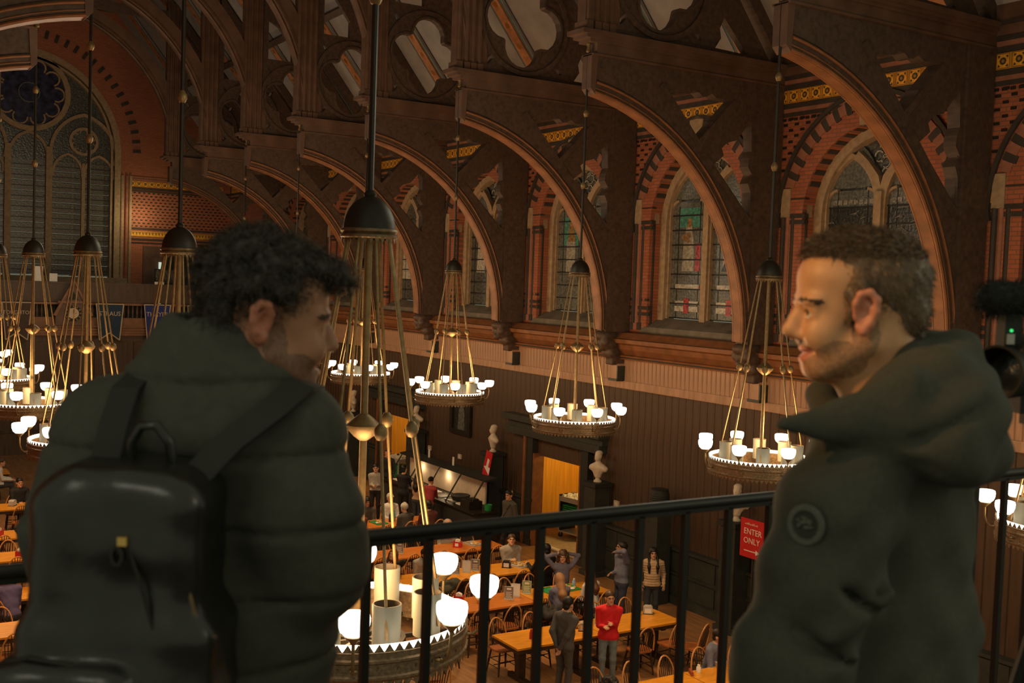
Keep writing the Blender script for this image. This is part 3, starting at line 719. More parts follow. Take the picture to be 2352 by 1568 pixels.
    def leaf(c, r0, r1, a_, n=8):
        ca, sa = math.cos(a_), math.sin(a_)
        return [(c[0]+r0*math.cos(t)*ca-r1*math.sin(t)*sa, c[1]+r0*math.cos(t)*sa+r1*math.sin(t)*ca) for t in [2*PI*k/n for k in range(n)]]
    hs_ = [q4, [(-14.42, 11.62), (-15.25, 11.60), (-14.62, 12.22), (-14.52, 12.0), (-14.56, 11.82)], [(-12.15, 13.95), (-12.95, 13.95), (-12.95, 14.4), (-12.5, 15.0), (-12.15, 15.2)], leaf((-12.22, 13.55), .13, .05, 1.0), leaf((-12.2, 11.82), .14, .05, 2.3), leaf((-13.98, 11.78), .12, .045, .7), leaf((-13.9, 13.6), .13, .05, 2.3)]
    b = MB(); b.plate([(-11.95, 11.5), (-15.9, 11.5), (-11.95, 16.4)], hs_, fn(-.07), (.14, 0, 0))
    c_ = arc(qc[0], qc[1], 1.10, 0, 2*PI, 30)[:-1]
    b.sweep([(0, fy(y), z) for y, z in c_], [(-.12, -.05), (.12, -.05), (.12, .05), (-.12, .05)], (1, 0, 0), closed=True)
    b.sweep([(0, fy(y), z) for y, z in q4], [(-.10, -.03), (.10, -.03), (.10, .03), (-.10, .03)], (1, 0, 0), closed=True)
    out.append(('tracery_panel', b.mesh('tracery_panel', 'truss')))
    b = MB(); b.plate([(-16.2, 11.4), (-12.0, 16.5), (-12.0, 16.9), (-16.5, 11.4)], [], fn(-.14), (.28, 0, 0)); out.append(('principal_rafter', b.mesh('principal_rafter', 'truss')))
    UA = arc(-6.4, 11.5, 5.2, PI, PI-math.acos((7.42-6.4)/5.2), 22)
    UO = arc(-6.4, 11.5, 5.72, PI-math.acos((7.42-6.4)/5.72), PI-.02, 22)
    b = MB(); b.plate(UA+UO, [], fn(-.10), (.20, 0, 0)); out.append(('upper_arch', b.mesh('upper_arch', 'truss_mid')))
    b = MB(); pr = [(-.14, -.14), (-.15, -.08), (-.10, -.05), (-.14, .0), (-.10, .05), (.10, .05), (.14, .0), (.10, -.05), (.15, -.08), (.14, -.14)]
    pts = [(0, fy(y), z) for y, z in UA][::-1]
    if s < 0: pr = [(u, -v) for u, v in pr]
    b.sweep(pts, pr, (1, 0, 0)); out.append(('arch_moulding', b.mesh('arch_moulding', 'truss_mid', smooth=40)))
    # carved corbel
    g = Sdf(.03); 
    for c, r in (((0, -15.65, 5.86), (.22, .32, .14)), ((0, -15.72, 5.66), (.24, .26, .16)), ((0, -15.85, 5.46), (.19, .22, .16)), ((0, -15.92, 5.28), (.13, .17, .13)), ((.14, -15.55, 5.72), (.10, .12, .12)), ((-.14, -15.55, 5.72), (.10, .12, .12)), ((0, -15.50, 5.56), (.08, .11, .09)), ((.12, -15.75, 5.45), (.09, .10, .10)), ((-.12, -15.75, 5.45), (.09, .10, .10))):
        g.ell((c[0], fy(c[1]), c[2]), r, k=.04)
    g.box((0, fy(-16.0), 5.6), (.12, .22, .42), k=.03)
    out.append(('carved_corbel', g.mesh('carved_corbel', ['truss'], relax=0)))
    b = MB(); y0, y1 = sorted((fy(-15.92), fy(-16.2))); b.box((-.13, y0, 4.84), (.13, y1, 5.2), 0); b.box((-.17, y0-.02, 4.78), (.17, y1+.02, 4.84), 1); b.box((-.17, y0, 5.14), (-.13, y1, 4.8), 1)  # box below the corbel; its dark side slab paints the box's shadow
    out.append(('corbel_block', b.mesh('corbel_block', ['frieze', 'wainscot'])))
    return out
HT_R, HT_L = half_truss(1), half_truss(-1)
b = MB(); b.box((-.14, -12.1, 16.75), (.14, 2*YC+12.1, 17.1)); COLLAR = b.mesh('collar_beam', 'truss')
b = MB(); b.box((-.12, YC-.15, 16.4), (.12, YC+.15, 22.6)); KPOST = b.mesh('king_post', 'truss')
for k in range(-1, 8):
    t = thing('roof_truss', '%s carved hammerbeam roof truss from the camera, spanning the hall' % ORD[k+1], 'roof truss', (TX0+BAY*k, 0, 0), group='hammerbeam trusses along the hall')
    for nm, me in HT_R: inst(nm, me, t)
    for nm, me in HT_L:
        if k == 7 and nm in ('carved_corbel', 'corbel_block'): continue
        inst(nm, me, t)
    inst('collar_beam', COLLAR, t); inst('king_post', KPOST, t)
# ================================================================== CHANDELIERS
def chandelier_proto():
    P = []
    b = MB(); b.tube([(0, 0, 2.80), (0, 0, 6.70)], .022, 8); P.append(('suspension_tube', b.mesh('suspension_tube', 'bronze', 40), []))
    for z in (4.15, 5.42):
        b = MB(); b.lathe([(.02, -.05), (.035, -.04), (.05, 0), (.05, .03), (.03, .06), (.02, .08)], 10, (0, 0, z)); P.append(('collar', b.mesh('collar', 'brass', 40), []))
    b = MB(); b.tube([(0, 0, 6.68), (0, 0, 6.80), (0, -.04, 6.86), (0, -.12, 6.85)], .025, 6); b.lathe([(.02, 6.5), (.05, 6.53), (.03, 6.6), (.045, 6.66), (.02, 6.7)], 8); P.append(('hook', b.mesh('hook', 'brass', 40), []))
    b = MB(); dome = [(.002, 2.885), (.025, 2.87), (.045, 2.845)]+[(.178*math.cos(a), 2.60+.235*math.sin(a)) for a in [1.35, 1.15, .9, .65, .4, .2, .0]]+[(.18, 2.585), (.165, 2.585), (.01, 2.78)]
    b.lathe(dome, 24); P.append(('dome_cap', b.mesh('dome_cap', 'bronze', 40), []))
    b = MB(); b.lathe([(.178, 2.545), (.194, 2.555), (.194, 2.57), (.18, 2.58), (.185, 2.585), (.194, 2.595), (.19, 2.61), (.176, 2.615)], 24)
    for i in range(30):
        a = 2*PI*i/30; ca, sa = math.cos(a), math.sin(a); w_ = .017
        b.add([(.185*ca-w_*sa, .185*sa+w_*ca, 2.548), (.185*ca+w_*sa, .185*sa-w_*ca, 2.548), (.19*ca, .19*sa, 2.512)], [(0, 1, 2)])
    P.append(('dome_fringe', b.mesh('dome_fringe', 'brass_dull', 30), []))
    b = MB(); b.tube([(0, 0, -.02), (0, 0, 2.7)], .025, 10); P.append(('centre_tube', b.mesh('centre_tube', 'brass', 40), []))
    b = MB(); b.lathe([(.03, 1.18), (.07, 1.21), (.115, 1.26), (.12, 1.285), (.07, 1.33), (.03, 1.36)], 16); P.append(('centre_knop', b.mesh('centre_knop', 'brass', 40), []))
    b = MB(); b.tube([(.145, 0, 2.57), (.36, 0, 1.28), (.60, 0, -.02)], .0115, 6); rod = b.mesh('hanging_rod', 'brass', 60)
    b = MB(); b.lathe([(.0, 1.225), (.025, 1.232), (.042, 1.26), (.045, 1.278), (.042, 1.295), (.038, 1.31), (.018, 1.335), (0, 1.34)], 10, (.36, 0, 0)); kn = b.mesh('rod_knop', 'brass', 40)
    for i in range(8): P.append(('hanging_rod', rod, [('rod_knop', kn)], PI/8+i*PI/4))
    N = 72; b = MB(); R = .745
    b.lathe([(.70, -.23), (R, -.23), (R+.012, -.215), (R+.012, -.20), (R, -.19), (R, -.12), (R+.012, -.11), (R+.012, -.095), (R, -.085), (R, -.05), (R+.008, -.045), (R, -.04)], 72)
    b.lathe([(R, -.04), (.70, -.04), (.70, -.23)], 72)
    for i in range(N):
        a0, a1 = 2*PI*(i-.5)/N, 2*PI*(i+.5)/N; am = 2*PI*i/N; p = lambda a, r, z: (r*math.cos(a), r*math.sin(a), z)
        b.add([p(a0, R+.004, -.04), p(a1, R+.004, -.04), p(am, R+.004, .012)], [(0, 1, 2)])
        b.add([p(a0, R+.004, -.228), p(a1, R+.004, -.228), p(am, R+.004, -.275)], [(0, 2, 1)])
        if i % 2 == 0: b.add([p(am-.012, R+.006, -.145), p(am+.012, R+.006, -.145), p(am+.012, R+.006, -.165), p(am-.012, R+.006, -.165)], [(0, 1, 2, 3)])
    P.append(('ring_band', b.mesh('ring_band', 'ring', fix=False), []))
    b = MB(); b.lathe([(R-.012, -.04), (R-.012, .004), (R-.018, .004), (R-.018, -.04)], 72)
    P.append(('light_strip', b.mesh('light_strip', 'led', fix=False), []))
    b = MB()
    for i in range(4):
        a = i*PI/4+PI/8; b.box((-.72, -.012, -.22), (.72, .012, -.19), rz=a, c=(0, 0))
    b.lathe([(.30, -.2), (.33, -.2), (.33, -.17), (.30, -.17), (.30, -.2)], 24); P.append(('spider_frame', b.mesh('spider_frame', 'bronze'), []))
    b = MB(); b.lathe([(.002, -.10), (.092, -.10), (.095, .19)], 20, (.50, 0, 0), 0); b.lathe([(.095, .19), (.086, .19), (.084, -.05), (.002, -.05)], 20, (.50, 0, 0), 1); can = b.mesh('shade_can', ['can', 'can_in'], 40, fix=False)
    for i in range(8): P.append(('shade_can', can, [], PI/8+.06+i*PI/4))
    b = MB(); pts = [(R, 0, -.15), (R+.05, 0, -.155), (R+.09, 0, -.12), (R+.112, 0, -.05), (R+.115, 0, .06)]; b.tube(pts, .011, 8)
    b.lathe([(.012, .05), (.02, .06), (.03, .075), (.055, .095), (.06, .105), (.03, .108)], 12, (R+.115, 0, 0)); b.lathe([(.02, -.16), (.03, -.15), (.02, -.14)], 8, (R+.01, 0, 0)); arm = b.mesh('lamp_arm', 'brass', 50)
    b = MB(); bowl = [(.03, .105), (.06, .112), (.085, .135), (.10, .175), (.103, .215), (.098, .238), (.085, .245), (.002, .245)]; b.lathe(bowl, 20, (R+.115, 0, 0)); bo = b.mesh('lamp_bowl', 'globe', 50)
    for i in range(8): P.append(('lamp_arm', arm, [('lamp_bowl', bo)], i*PI/4+.05))
    return P
CH = chandelier_proto()
def chandelier(x, y, rz, label):
    t = thing('chandelier', label, 'chandelier', (x, y, RING_Z), rz, 'brass ring chandeliers hanging in two rows')
    for q in CH:
        o = inst(q[0], q[1], t, (0, 0, 0), (0, 0, q[3] if len(q) > 3 else 0))
        for nm, me in q[2]: inst(nm, me, o)
    return t
n_ = 0
for k in range(-1, 6):
    chandelier(TX0+BAY*k, YT_R+.08, .53+random.uniform(-.2, .2), 'brass ring chandelier of the right-hand row, %s from the camera' % ORD[k+1])
for k in range(-1, 5):
    chandelier(TX0+BAY*k, YT_L, .28 if k == -1 else random.uniform(0, .7), 'brass ring chandelier of the left-hand row, %s from the camera' % ORD[k+1]).location.z += .09 if k == -1 else 0
# ================================================================== GALLERY AT THE FAR END
GX = 44.25
eg = thing('far_gallery', 'far gallery with dark parapet and small turned balusters below the great window', 'gallery', (GX, YC, 0))
b = MB(); b.box((0, -8.7, 5.72), (.12, 8.7, 6.42)); b.box((-.03, -8.7, 6.40), (.18, 8.7, 6.47))
for i in range(13): b.box((-.02, -8.5+i*1.34, 5.80), (0, -7.35+i*1.34, 6.34))
b.build('parapet', 'panel', eg)
b = MB(); b.box((-.08, -8.7, 5.62), (.16, 8.7, 5.70)); b.build('top_rail', 'truss_lit', eg)
b = MB(); b.box((-.06, -8.7, 4.86), (.2, 8.7, 5.14)); b.box((-.16, -8.7, 4.66), (.2, 8.7, 4.72)); b.box((-.12, -8.7, 4.56), (.2, 8.7, 4.62)); b.box((-.07, -8.7, 4.45), (.2, 8.7, 4.86)); b.box((-.2, -8.7, 4.78), (.2, 8.7, 4.82)); b.build('base_moulding', 'truss_lit', eg)
b = MB(); b.box((.2, -8.7, 4.95), (7.2, 8.7, 5.1)); b.build('gallery_deck', 'panel', eg)
b = MB(); b.box((.25, -8.7, 5.1), (.3, 8.7, 5.7)); b.build('backing', 'black', eg)
b = MB(); b.lathe([(.03, 0), (.045, .02), (.03, .05), (.022, .1), (.045, .18), (.05, .24), (.03, .34), (.022, .42), (.04, .46), (.03, .48)], 8, (.03, 0, 5.14)); bal = b.mesh('baluster', 'truss_mid', 50)
for i in range(84):
    y = -8.5+i*.165
    if not -1.05 < y < .1: inst('baluster', bal, eg, (0, y, 0))
b = MB(); b.box((.1, -8.7, 0), (.25, 8.7, 4.5)); 
for i in range(12): b.box((.02, -8.5+i*1.45, .9), (.1, -7.3+i*1.45, 4.2))
b.box((-.05, -8.7, 0), (.1, 8.7, .8)); b.build('screen_panelling', 'panel', eg)
# clock in a gabled case
ck = thing('wall_clock', 'round clock in a pointed wooden gable on the far gallery front', 'clock', (GX-.30, -7.95, 4.86))
b = MB(); b.plate([(-.62, 0), (.62, 0), (.62, .30), (.46, .62), (.0, 1.62), (-.46, .62), (-.62, .30)], [], lambda y, z: (0, y, z), (.1, 0, 0)); b.build('case', 'truss_mid', ck)
b = MB(); b.sweep([(-.04, y, z) for y, z in ((-.66, .35), (0, 1.68), (.66, .35))], [(-.05, -.06), (.05, -.06), (.05, .06), (-.05, .06)], (1, 0, 0)); b.box((-.06, -.55, .82), (0, .55, .90)); b.build('gable_moulding', 'truss_lit', ck)
b = MB(); b.plate([(-.17, .95), (.17, .95), (0, 1.28)], [], lambda y, z: (-.012, y, z), (.01, 0, 0)); b.build('gable_opening', 'black', ck)
b = MB(); b.plate(arc(0, .44, .30, 0, 2*PI, 28)[:-1], [], lambda y, z: (-.05, y, z), (.05, 0, 0)); b.build('bezel', 'black', ck)
b = MB(); b.plate(arc(0, .44, .20, 0, 2*PI, 24)[:-1], [], lambda y, z: (-.06, y, z), (.01, 0, 0)); dial = b.build('dial', 'cream', ck)
b = MB()
for i in range(12):
    a = i*PI/6; b.add([(-.062, .26*math.cos(a)+d*math.sin(a)*.02+e*math.cos(a)*.03, .44+.26*math.sin(a)-d*math.cos(a)*.02+e*math.sin(a)*.03) for d, e in ((-1, -1), (1, -1), (1, 1), (-1, 1))], [(0, 1, 2, 3)])
b.build('hour_mark', 'brass', ck)
b = MB(); b.box((-.068, -.012, .44), (-.062, .012, .60)); b.build('hand', 'brass_dull', dial); b = MB(); b.box((-.068, -.11, .43), (-.062, .0, .45)); b.build('hand', 'brass_dull', dial)
fin = MB(); fin.box((-.02, -.02, 1.6), (.02, .02, 2.05)); fin.box((-.02, -.16, 1.83), (.02, .16, 1.88)); fin.box((-.02, -.1, 1.72), (.02, .1, 1.76)); fin.box((-.02, -.1, 1.95), (.02, .1, 1.98)); fin.build('finial', 'black', ck)
# banners
MT['navy'] = M('navy_felt', (.030, .055, .085), .9, var=.1); MT['royal'] = M('royal_blue_felt', (.030, .050, .22), .9, var=.1); MT['green_felt'] = M('green_felt', (.13, .19, .11), .9, var=.1); MT['maroon_felt'] = M('grey_maroon_felt', (.09, .06, .045), .9, var=.1)

for nm, cy, col_, txt, lab in (('pennant_banner', -9.27, 'navy', 'STRAUS', 'dark navy pennant lettered STRAUS on the far gallery'), ('pennant_banner', -11.05, 'royal', 'THAYER', 'royal blue pennant lettered THAYER on the far gallery'), ('pennant_banner', -12.72, 'green_felt', 'WELD', 'green pennant lettered WELD on the far gallery'), ('pennant_banner', -6.0, 'maroon_felt', 'STOUGHTON', 'dull maroon pennant lettered STOUGHTON at the left end of the gallery')):
    t = thing(nm, lab, 'banner', (GX-.34, cy, 4.3), group='house pennants on the far gallery')
    o_ = [(-.50, 1.37), (.50, 1.37), (.37, .0), (.0, .27), (-.37, .0)]
    b = MB(); b.plate(o_, [], lambda y, z: (0, y, z), (.02, 0, 0)); b.build('cloth', col_, t)
    b = MB()
    for i in range(5):
        p, q = o_[i], o_[(i+1) % 5]; b.tube([(-.01, p[0], p[1]), (-.01, q[0], q[1])], .022, 5)
    b.build('border', 'cream', t)
    b = MB(); b.box((-.02, -.55, 1.36), (.03, .55, 1.40)); b.box((.0, -.03, 1.37), (.20, .03, 1.40)); b.build('hanging_rod', 'brass_dull', t)
    text_mesh(txt, .24 if len(txt) < 7 else .19, 'cream', t, (-.012, 0, 1.0), (PI/2, 0, -PI/2), font_scale_x=.95)
# ================================================================== FURNITURE ON THE HALL FLOOR
def chair_proto():
    P = []
    b = MB(); b.plate([(.21*math.copysign(abs(math.cos(a))**.6, math.cos(a)), .205*math.copysign(abs(math.sin(a))**.6, math.sin(a))) for a in [2*PI*i/16 for i in range(16)]], [], lambda x, y: (x, y, .425), (0, 0, .03)); P.append(('seat', b.mesh('seat', 'seat')))
    b = MB(); pts = [(.20*math.cos(a), -.17-.10*math.sin(a), .45+.47*math.sin(a)**.8) for a in [PI*i/14 for i in range(15)]]; b.tube(pts, .015, 7); P.append(('back_bow', b.mesh('back_bow', 'chair_bow', 50)))
    for i in range(7):
        x = (i-3)*.048; a = math.acos(max(-1, min(1, x*1.05/.20))); b = MB(); b.tube([(x*.8, -.165, .44), (x*1.05, -.17-.10*math.sin(a), .45+.47*math.sin(a)**.8)], .008, 5); P.append(('spindle', b.mesh('spindle', 'chair')))
    for sx in (-1, 1):
        for sy in (-1, 1):
            b = MB(); b.tube([(sx*.15, sy*.14, .43), (sx*.178, sy*.17, .22), (sx*.20, sy*.20, 0)], [.016, .021, .013], 6); P.append(('leg', b.mesh('leg', 'chair', 60)))
    b = MB()
    for z in (.14, .26):
        for sx in (-1, 1): b.tube([(sx*.185, -.18, z), (sx*.185, .18, z)], .009, 5)
    b.tube([(-.185, 0, .16), (.185, 0, .16)], .009, 5); b.tube([(-.17, .165, .24), (.17, .165, .24)], .009, 5); b.tube([(-.17, -.165, .24), (.17, -.165, .24)], .009, 5); P.append(('stretcher', b.mesh('stretcher', 'chair')))
    return P
CHAIR = chair_proto()
def chair(x, y, face, label):
    """face: world angle in degrees the sitter looks to"""
    t = thing('dining_chair', label, 'chair', (x, y, 0), math.radians(face-90), 'bow-backed wooden dining chairs')
    for nm, me in CHAIR: inst(nm, me, t)
    return t
def table(x, y0, y1, mat, label):
    L = abs(y1-y0); yc = (y0+y1)/2
    t = thing('dining_table', label, 'table', (x, yc, 0), 0, 'long oak dining tables')
    b = MB(); b.plate([(-.43, -L/2+.008), (.43, -L/2+.008), (.43, L/2-.008), (-.43, L/2-.008)], [], lambda p, q: (p, q, .715), (0, 0, .035)); b.build('tabletop', mat, t)
    b = MB(); b.box((-.40, -L/2+.03, .64), (.40, L/2-.03, .715)); b.build('apron', 'chair', t)
    for s in (-1, 1):
        b = MB(); b.box((-.07, s*(L/2-.35)-.07, .08), (.07, s*(L/2-.35)+.07, .64)); b.box((-.33, s*(L/2-.35)-.05, 0), (.33, s*(L/2-.35)+.05, .08)); b.box((-.30, s*(L/2-.35)-.05, .58), (.30, s*(L/2-.35)+.05, .65)); b.build('trestle', 'chair', t)
    return t
ROWS = [(13.08, 'nearest', 'table'), (16.10, 'second-nearest', 'table'), (18.33, 'third', 'table_red'), (20.36, 'fourth', 'table'), (22.48, 'fifth', 'table_red'), (25.52, 'sixth', 'table_red')]
for x, nm, m in ROWS:
    y0, ym, y1 = (-10.1, -11.95, -13.8) if x < 25 else (-10.0, -11.75, -13.5)
    table(x, y0, ym, m if x != 18.33 else 'table_red', 'orange-brown oak table, aisle end of the %s right-hand row' % nm)
    table(x, ym, y1, m if x != 18.33 else 'table', 'orange-brown oak table, wall end of the %s right-hand row' % nm)
for x, nm, m in ((16.10, 'near', 'table_red'), (20.36, 'middle', 'table'), (25.5, 'far', 'table')):
    table(x, -7.05, -8.88, m, 'oak table at the right end of the %s centre row' % nm)
    table(x, -5.2, -7.05, m, 'oak table in the middle of the %s centre row' % nm)
for x, nm in ((18.0, 'first'), (20.4, 'second'), (22.6, 'third'), (25.62, 'fourth'), (27.75, 'fifth'), (31.0, 'sixth'), (36.5, 'seventh')):
    table(x, -2.0, -3.85 if x < 30 else -4.8, 'table', 'orange oak table, right end of the %s left-hand row' % nm)
chair(28.45, -4.42, 200, 'bow-backed chair in the aisle under the pale hoodie')
PLACED = set()
SKIP = {('second-nearest', 'near', 1), ('second-nearest', 'near', 2)}
WORDS = ['first', 'second', 'third', 'fourth', 'fifth']
for x, nm, m in ROWS:
    for side, sx, face in (('far', .50, 180), ('near', -.50, 0)):
        if nm == 'nearest' and side == 'near': continue
        for i in range(5):
            if nm == 'second-nearest' and side == 'near' and i in (0, 1, 2): continue
            y = -10.43-i*.735+random.uniform(-.04, .04); o = random.uniform(.0, .16)
            if nm == 'sixth' and side == 'far' and i == 4: continue
            chair(x+sx+math.copysign(o, sx), y, face+random.uniform(-7, 7), 'bow-backed chair, %s from left, %s side of the %s right-hand row' % (WORDS[i], side, nm))
chair(15.15, -13.62, 22, 'bow-backed dark chair pulled out from the wall end of the second-nearest table row')
for x, nm in ((16.10, 'near'), (20.36, 'middle'), (25.5, 'far')):
    for side, sx, face in (('far', .52, 180), ('near', -.55, 0)):
        for i in range(4):
            chair(x+sx+math.copysign(random.uniform(0, .12), sx), -6.15-i*.76, face+random.uniform(-8, 8), 'bow-backed chair, %s from left, %s side of the %s centre row' % (WORDS[i], side, nm))
chair(17.25, -9.55, 200, 'chair with a red seat standing in the aisle by the chandelier')
for x, nm in ((18.0, 'first'), (20.4, 'second'), (22.6, 'third'), (25.62, 'fourth'), (27.75, 'fifth'), (31.0, 'sixth'), (36.5, 'seventh')):
    for side, sx, face in (('far', .55, 180), ('near', -.55, 0)):
        for i in range(2):
            chair(x+sx, (-3.45 if x < 30 else -4.3)+i*.78, face+random.uniform(-8, 8), 'bow-backed chair, %s from the aisle, %s side of the %s left-hand row' % (WORDS[i], side, nm))
# ---------------------------------------------------------------- things on the tables
for nm, (c, r) in dict(red_pl=((.50, .02, .02), .4), green_pl=((.03, .30, .09), .4), steel=((.45, .43, .40), .3), blue_bt=((.30, .45, .75), .3), ketchup=((.42, .03, .02), .35), food=((.55, .35, .12), .7), paper_g=((.25, .32, .12), .6), paper_b=((.20, .17, .15), .6), paper_r=((.30, .06, .03), .6), teal_bt=((.10, .40, .45), .3), glass_c=((.55, .6, .6), .15)).items():
    MT[nm] = M(nm, c, r, var=.08)
TZ = .75
def placed(name, label, cat, x, y, z=TZ, rz=0., group=None): return thing(name, label, cat, (x, y, z), rz, group)
def dispenser(x, y, rz, label, mat='steel'):
    t = placed('napkin_dispenser', label, 'dispenser', x, y, rz=rz, group='napkin dispensers')
    b = MB(); b.plate([(-.09, 0), (.09, 0), (.09, .12), (.06, .15), (-.06, .15), (-.09, .12)], [], lambda p, z: (p, -.07, z), (0, .14, 0)); b.build('case', mat, t)
    b = MB(); b.box((-.06, -.073, .02), (.06, -.07, .11)); b.box((-.06, .07, .02), (.06, .073, .11)); b.build('napkin', 'white', t)
    b = MB(); b.box((-.1, -.08, 0), (.1, .08, .012)); b.build('foot', 'black', t)
def basket(x, y, rz, label):
    t = placed('condiment_basket', label, 'basket', x, y, rz=rz, group='red napkin baskets')
    b = MB(); b.plate([(-.10, -.08), (.10, -.08), (.10, .08), (-.10, .08)], [[(-.09, -.07), (.09, -.07), (.09, .07), (-.09, .07)]], lambda p, q: (p, q, .012), (0, 0, .12)); b.box((-.11, -.09, 0), (.11, .09, .014)); b.build('tub', 'red_pl', t)
    b = MB(); b.plate([(-.075, .03), (.075, .03), (.06, .16), (.0, .19), (-.05, .17)], [], lambda p, z: (p, -.05, z), (0, .10, 0)); b.build('napkins', 'white', t)
    b = MB(); b.box((-.05, -.084, .03), (.03, -.08, .10)); b.build('label_card', 'white', t)
def holder(x, y, rz, label, mat, title=None):
    t = placed('menu_card', label, 'sign', x, y, rz=rz, group='table menu cards in clear stands')
    b = MB(); b.box((-.085, -.004, .015), (.085, .004, .25)); b.build('card', mat, t)
    b = MB(); b.box((-.092, -.03, 0), (.092, .03, .012)); b.box((-.092, -.008, .0), (-.085, .006, .255)); b.box((.085, -.008, 0), (.092, .006, .255)); b.box((-.092, -.008, .25), (.092, .006, .258)); b.build('stand', 'glass_c', t)
    b = MB()
    for i in range(5): b.box((-.06, -.0055, .05+i*.022), (.06-.02*(i % 2), -.004, .058+i*.022))
    b.box((-.045, -.0055, .19), (.045, -.004, .225))
    for i in range(5): b.box((-.07+i*.03, -.0055, .022), (-.055+i*.03, -.004, .04))
    b.build('print', 'white', t)
def bottle(x, y, label, mat='ketchup', h=.17, r=.028, cap='red_pl'):
    t = placed('bottle', label, 'bottle', x, y)
    b = MB(); b.lathe([(.002, 0), (r, 0), (r, h*.65), (r*.6, h*.82), (r*.5, h*.9)], 12); b.build('body', mat, t, 50)
    b = MB(); b.lathe([(r*.6, h*.86), (r*.6, h), (.002, h)], 10); b.build('cap', cap, t, 50)
def tray(x, y, rz, label, mat='green_pl', food=True):
    t = placed('tray', label, 'tray', x, y, rz=rz)
    b = MB(); b.plate([(-.21, -.16), (.21, -.16), (.21, .16), (-.21, .16)], [], lambda p, q: (p, q, 0), (0, 0, .012)); b.plate([(-.215, -.165), (.215, -.165), (.215, .165), (-.215, .165)], [[(-.19, -.14), (.19, -.14), (.19, .14), (-.19, .14)]], lambda p, q: (p, q, .0), (0, 0, .025)); b.build('tray_body', mat, t)
    if food:
        g = Sdf(.012)
        for i in range(9): g.ell((random.uniform(-.13, .13), random.uniform(-.09, .09), .03), (random.uniform(.03, .05), random.uniform(.02, .04), .025), k=.01)
        o = inst('food', g.mesh('food', ['food'], relax=0), t); o['kind'] = 'stuff'
        b = MB(); b.lathe([(.002, .012), (.06, .014), (.10, .028)], 14, (-.07, .02, 0)); b.build('plate', 'white', t)
CAMROT = math.radians(321)
bottle(16.05, -10.62, 'small red-capped sauce bottle on the left end of the second-nearest table row')
bottle(16.35, -13.28, 'small red-capped sauce bottle near the right end of the second-nearest table row')
dispenser(16.02, -11.75, CAMROT-PI/2, 'steel napkin dispenser beside a bread roll near the red sweater')
t = placed('bread_roll', 'brown bread roll leaning behind the steel napkin dispenser', 'bread', 16.2, -11.70); g = Sdf(.012); g.ell((0, 0, .06), (.07, .04, .06), k=.01); inst('crust', g.mesh('crust', ['food']), t)
dispenser(16.35, -13.5, CAMROT-PI/2, 'steel napkin dispenser at the wall end of the second-nearest table')
holder(16.15, -12.2, CAMROT-PI/2, 'pale green menu card standing behind the dark red one', 'paper_g')
holder(16.02, -12.26, CAMROT-PI/2, 'dark red menu card on the second-nearest table row', 'paper_r')
holder(18.3, -11.55, CAMROT-PI/2, 'black and white menu card on the third table row', 'paper_b')
holder(18.42, -11.78, CAMROT-PI/2, 'narrow pale card beside the black and white menu card', 'white')
holder(18.5, -12.1, CAMROT-PI/2, 'green menu card in front of the woman with raised arms', 'paper_g')
tray(18.42, -12.62, .1, 'empty green tray on the third table row', food=False)
tray(18.45, -13.1, .1, 'green tray with a plate and food beside the water bottle')
bottle(18.45, -12.95, 'pale blue water bottle in front of the woman with raised arms', 'blue_bt', .27, .036, 'black')
bottle(18.55, -13.3, 'pale blue drinks tumbler at the wall end of the third table row', 'blue_bt', .16, .036, 'white')
basket(18.55, -10.55, CAMROT-PI/2, 'red napkin basket at the left end of the third table row')
bottle(18.3, -10.85, 'tall brown pepper mill on the third table row', 'chair_bow', .16, .028, 'black')
dispenser(20.42, -12.8, CAMROT-PI/2, 'dark napkin dispenser in front of the grey hoodie', 'bronze')
holder(20.4, -11.5, CAMROT-PI/2, 'tan menu card on the left of the fourth table row', 'paper_b')
holder(20.42, -11.78, CAMROT-PI/2, 'white slim card between the tan menu cards', 'white')
holder(20.45, -12.02, CAMROT-PI/2, 'tan menu card on the right of the white slim card', 'paper_b')
tray(20.42, -13.15, .2, 'tray with a meal at the wall end of the fourth table row', 'steel')
holder(22.5, -11.2, CAMROT-PI/2, 'black and white menu card on the fifth table row', 'paper_b')
basket(22.5, -12.72, CAMROT-PI/2, 'red napkin basket beside the striped hoodie')
tray(22.6, -13.2, .2, 'tray with orange food beside the striped hoodie', 'steel')
bottle(25.6, -12.55, 'teal-capped water bottle on the sixth table row', 'teal_bt', .28, .036, 'teal_bt')
bottle(25.55, -12.42, 'dark blue drinks bottle beside the teal-capped bottle', 'g_navy', .25, .036, 'teal_bt')
tray(25.55, -12.1, .1, 'green tray with yellow food on the sixth table row')
basket(27.7, -3.45, 2.6, 'red napkin basket on the fifth left-hand row')
basket(36.4, -4.3, 2.6, 'red napkin basket on the farthest left-hand row')
dispenser(31.1, -4.2, 2.6, 'steel napkin dispenser on the sixth left-hand row')
basket(25.5, -3.62, 2.6, 'red napkin basket on the fourth left-hand row')
tray(20.5, -3.35, .1, 'green tray with a full meal on the second left-hand row')
bottle(22.6, -3.45, 'dark water bottle on the third left-hand row', 'glass_c', .26, .036, 'black')
tray(22.5, -3.0, .1, 'tray with yellow food on the third left-hand row', 'white')
bottle(13.42, -12.2, 'white paper cup on the nearest right-hand table', 'white', .12, .04, 'white')
t = placed('leaflet_holder', 'small pink card holder beside the white paper cup', 'card', 13.40, -12.02, rz=-.5); b = MB(); b.box((-.10, -.02, 0), (.10, .02, .06)); b.build('card', 'paper_r', t)
t = placed('leaflet_holder', 'small cream card holder in front of the seated man in grey-blue', 'card', 13.42, -12.62, rz=-.4); b = MB(); b.box((-.09, -.02, 0), (.09, .02, .08)); b.build('card', 'cream', t)
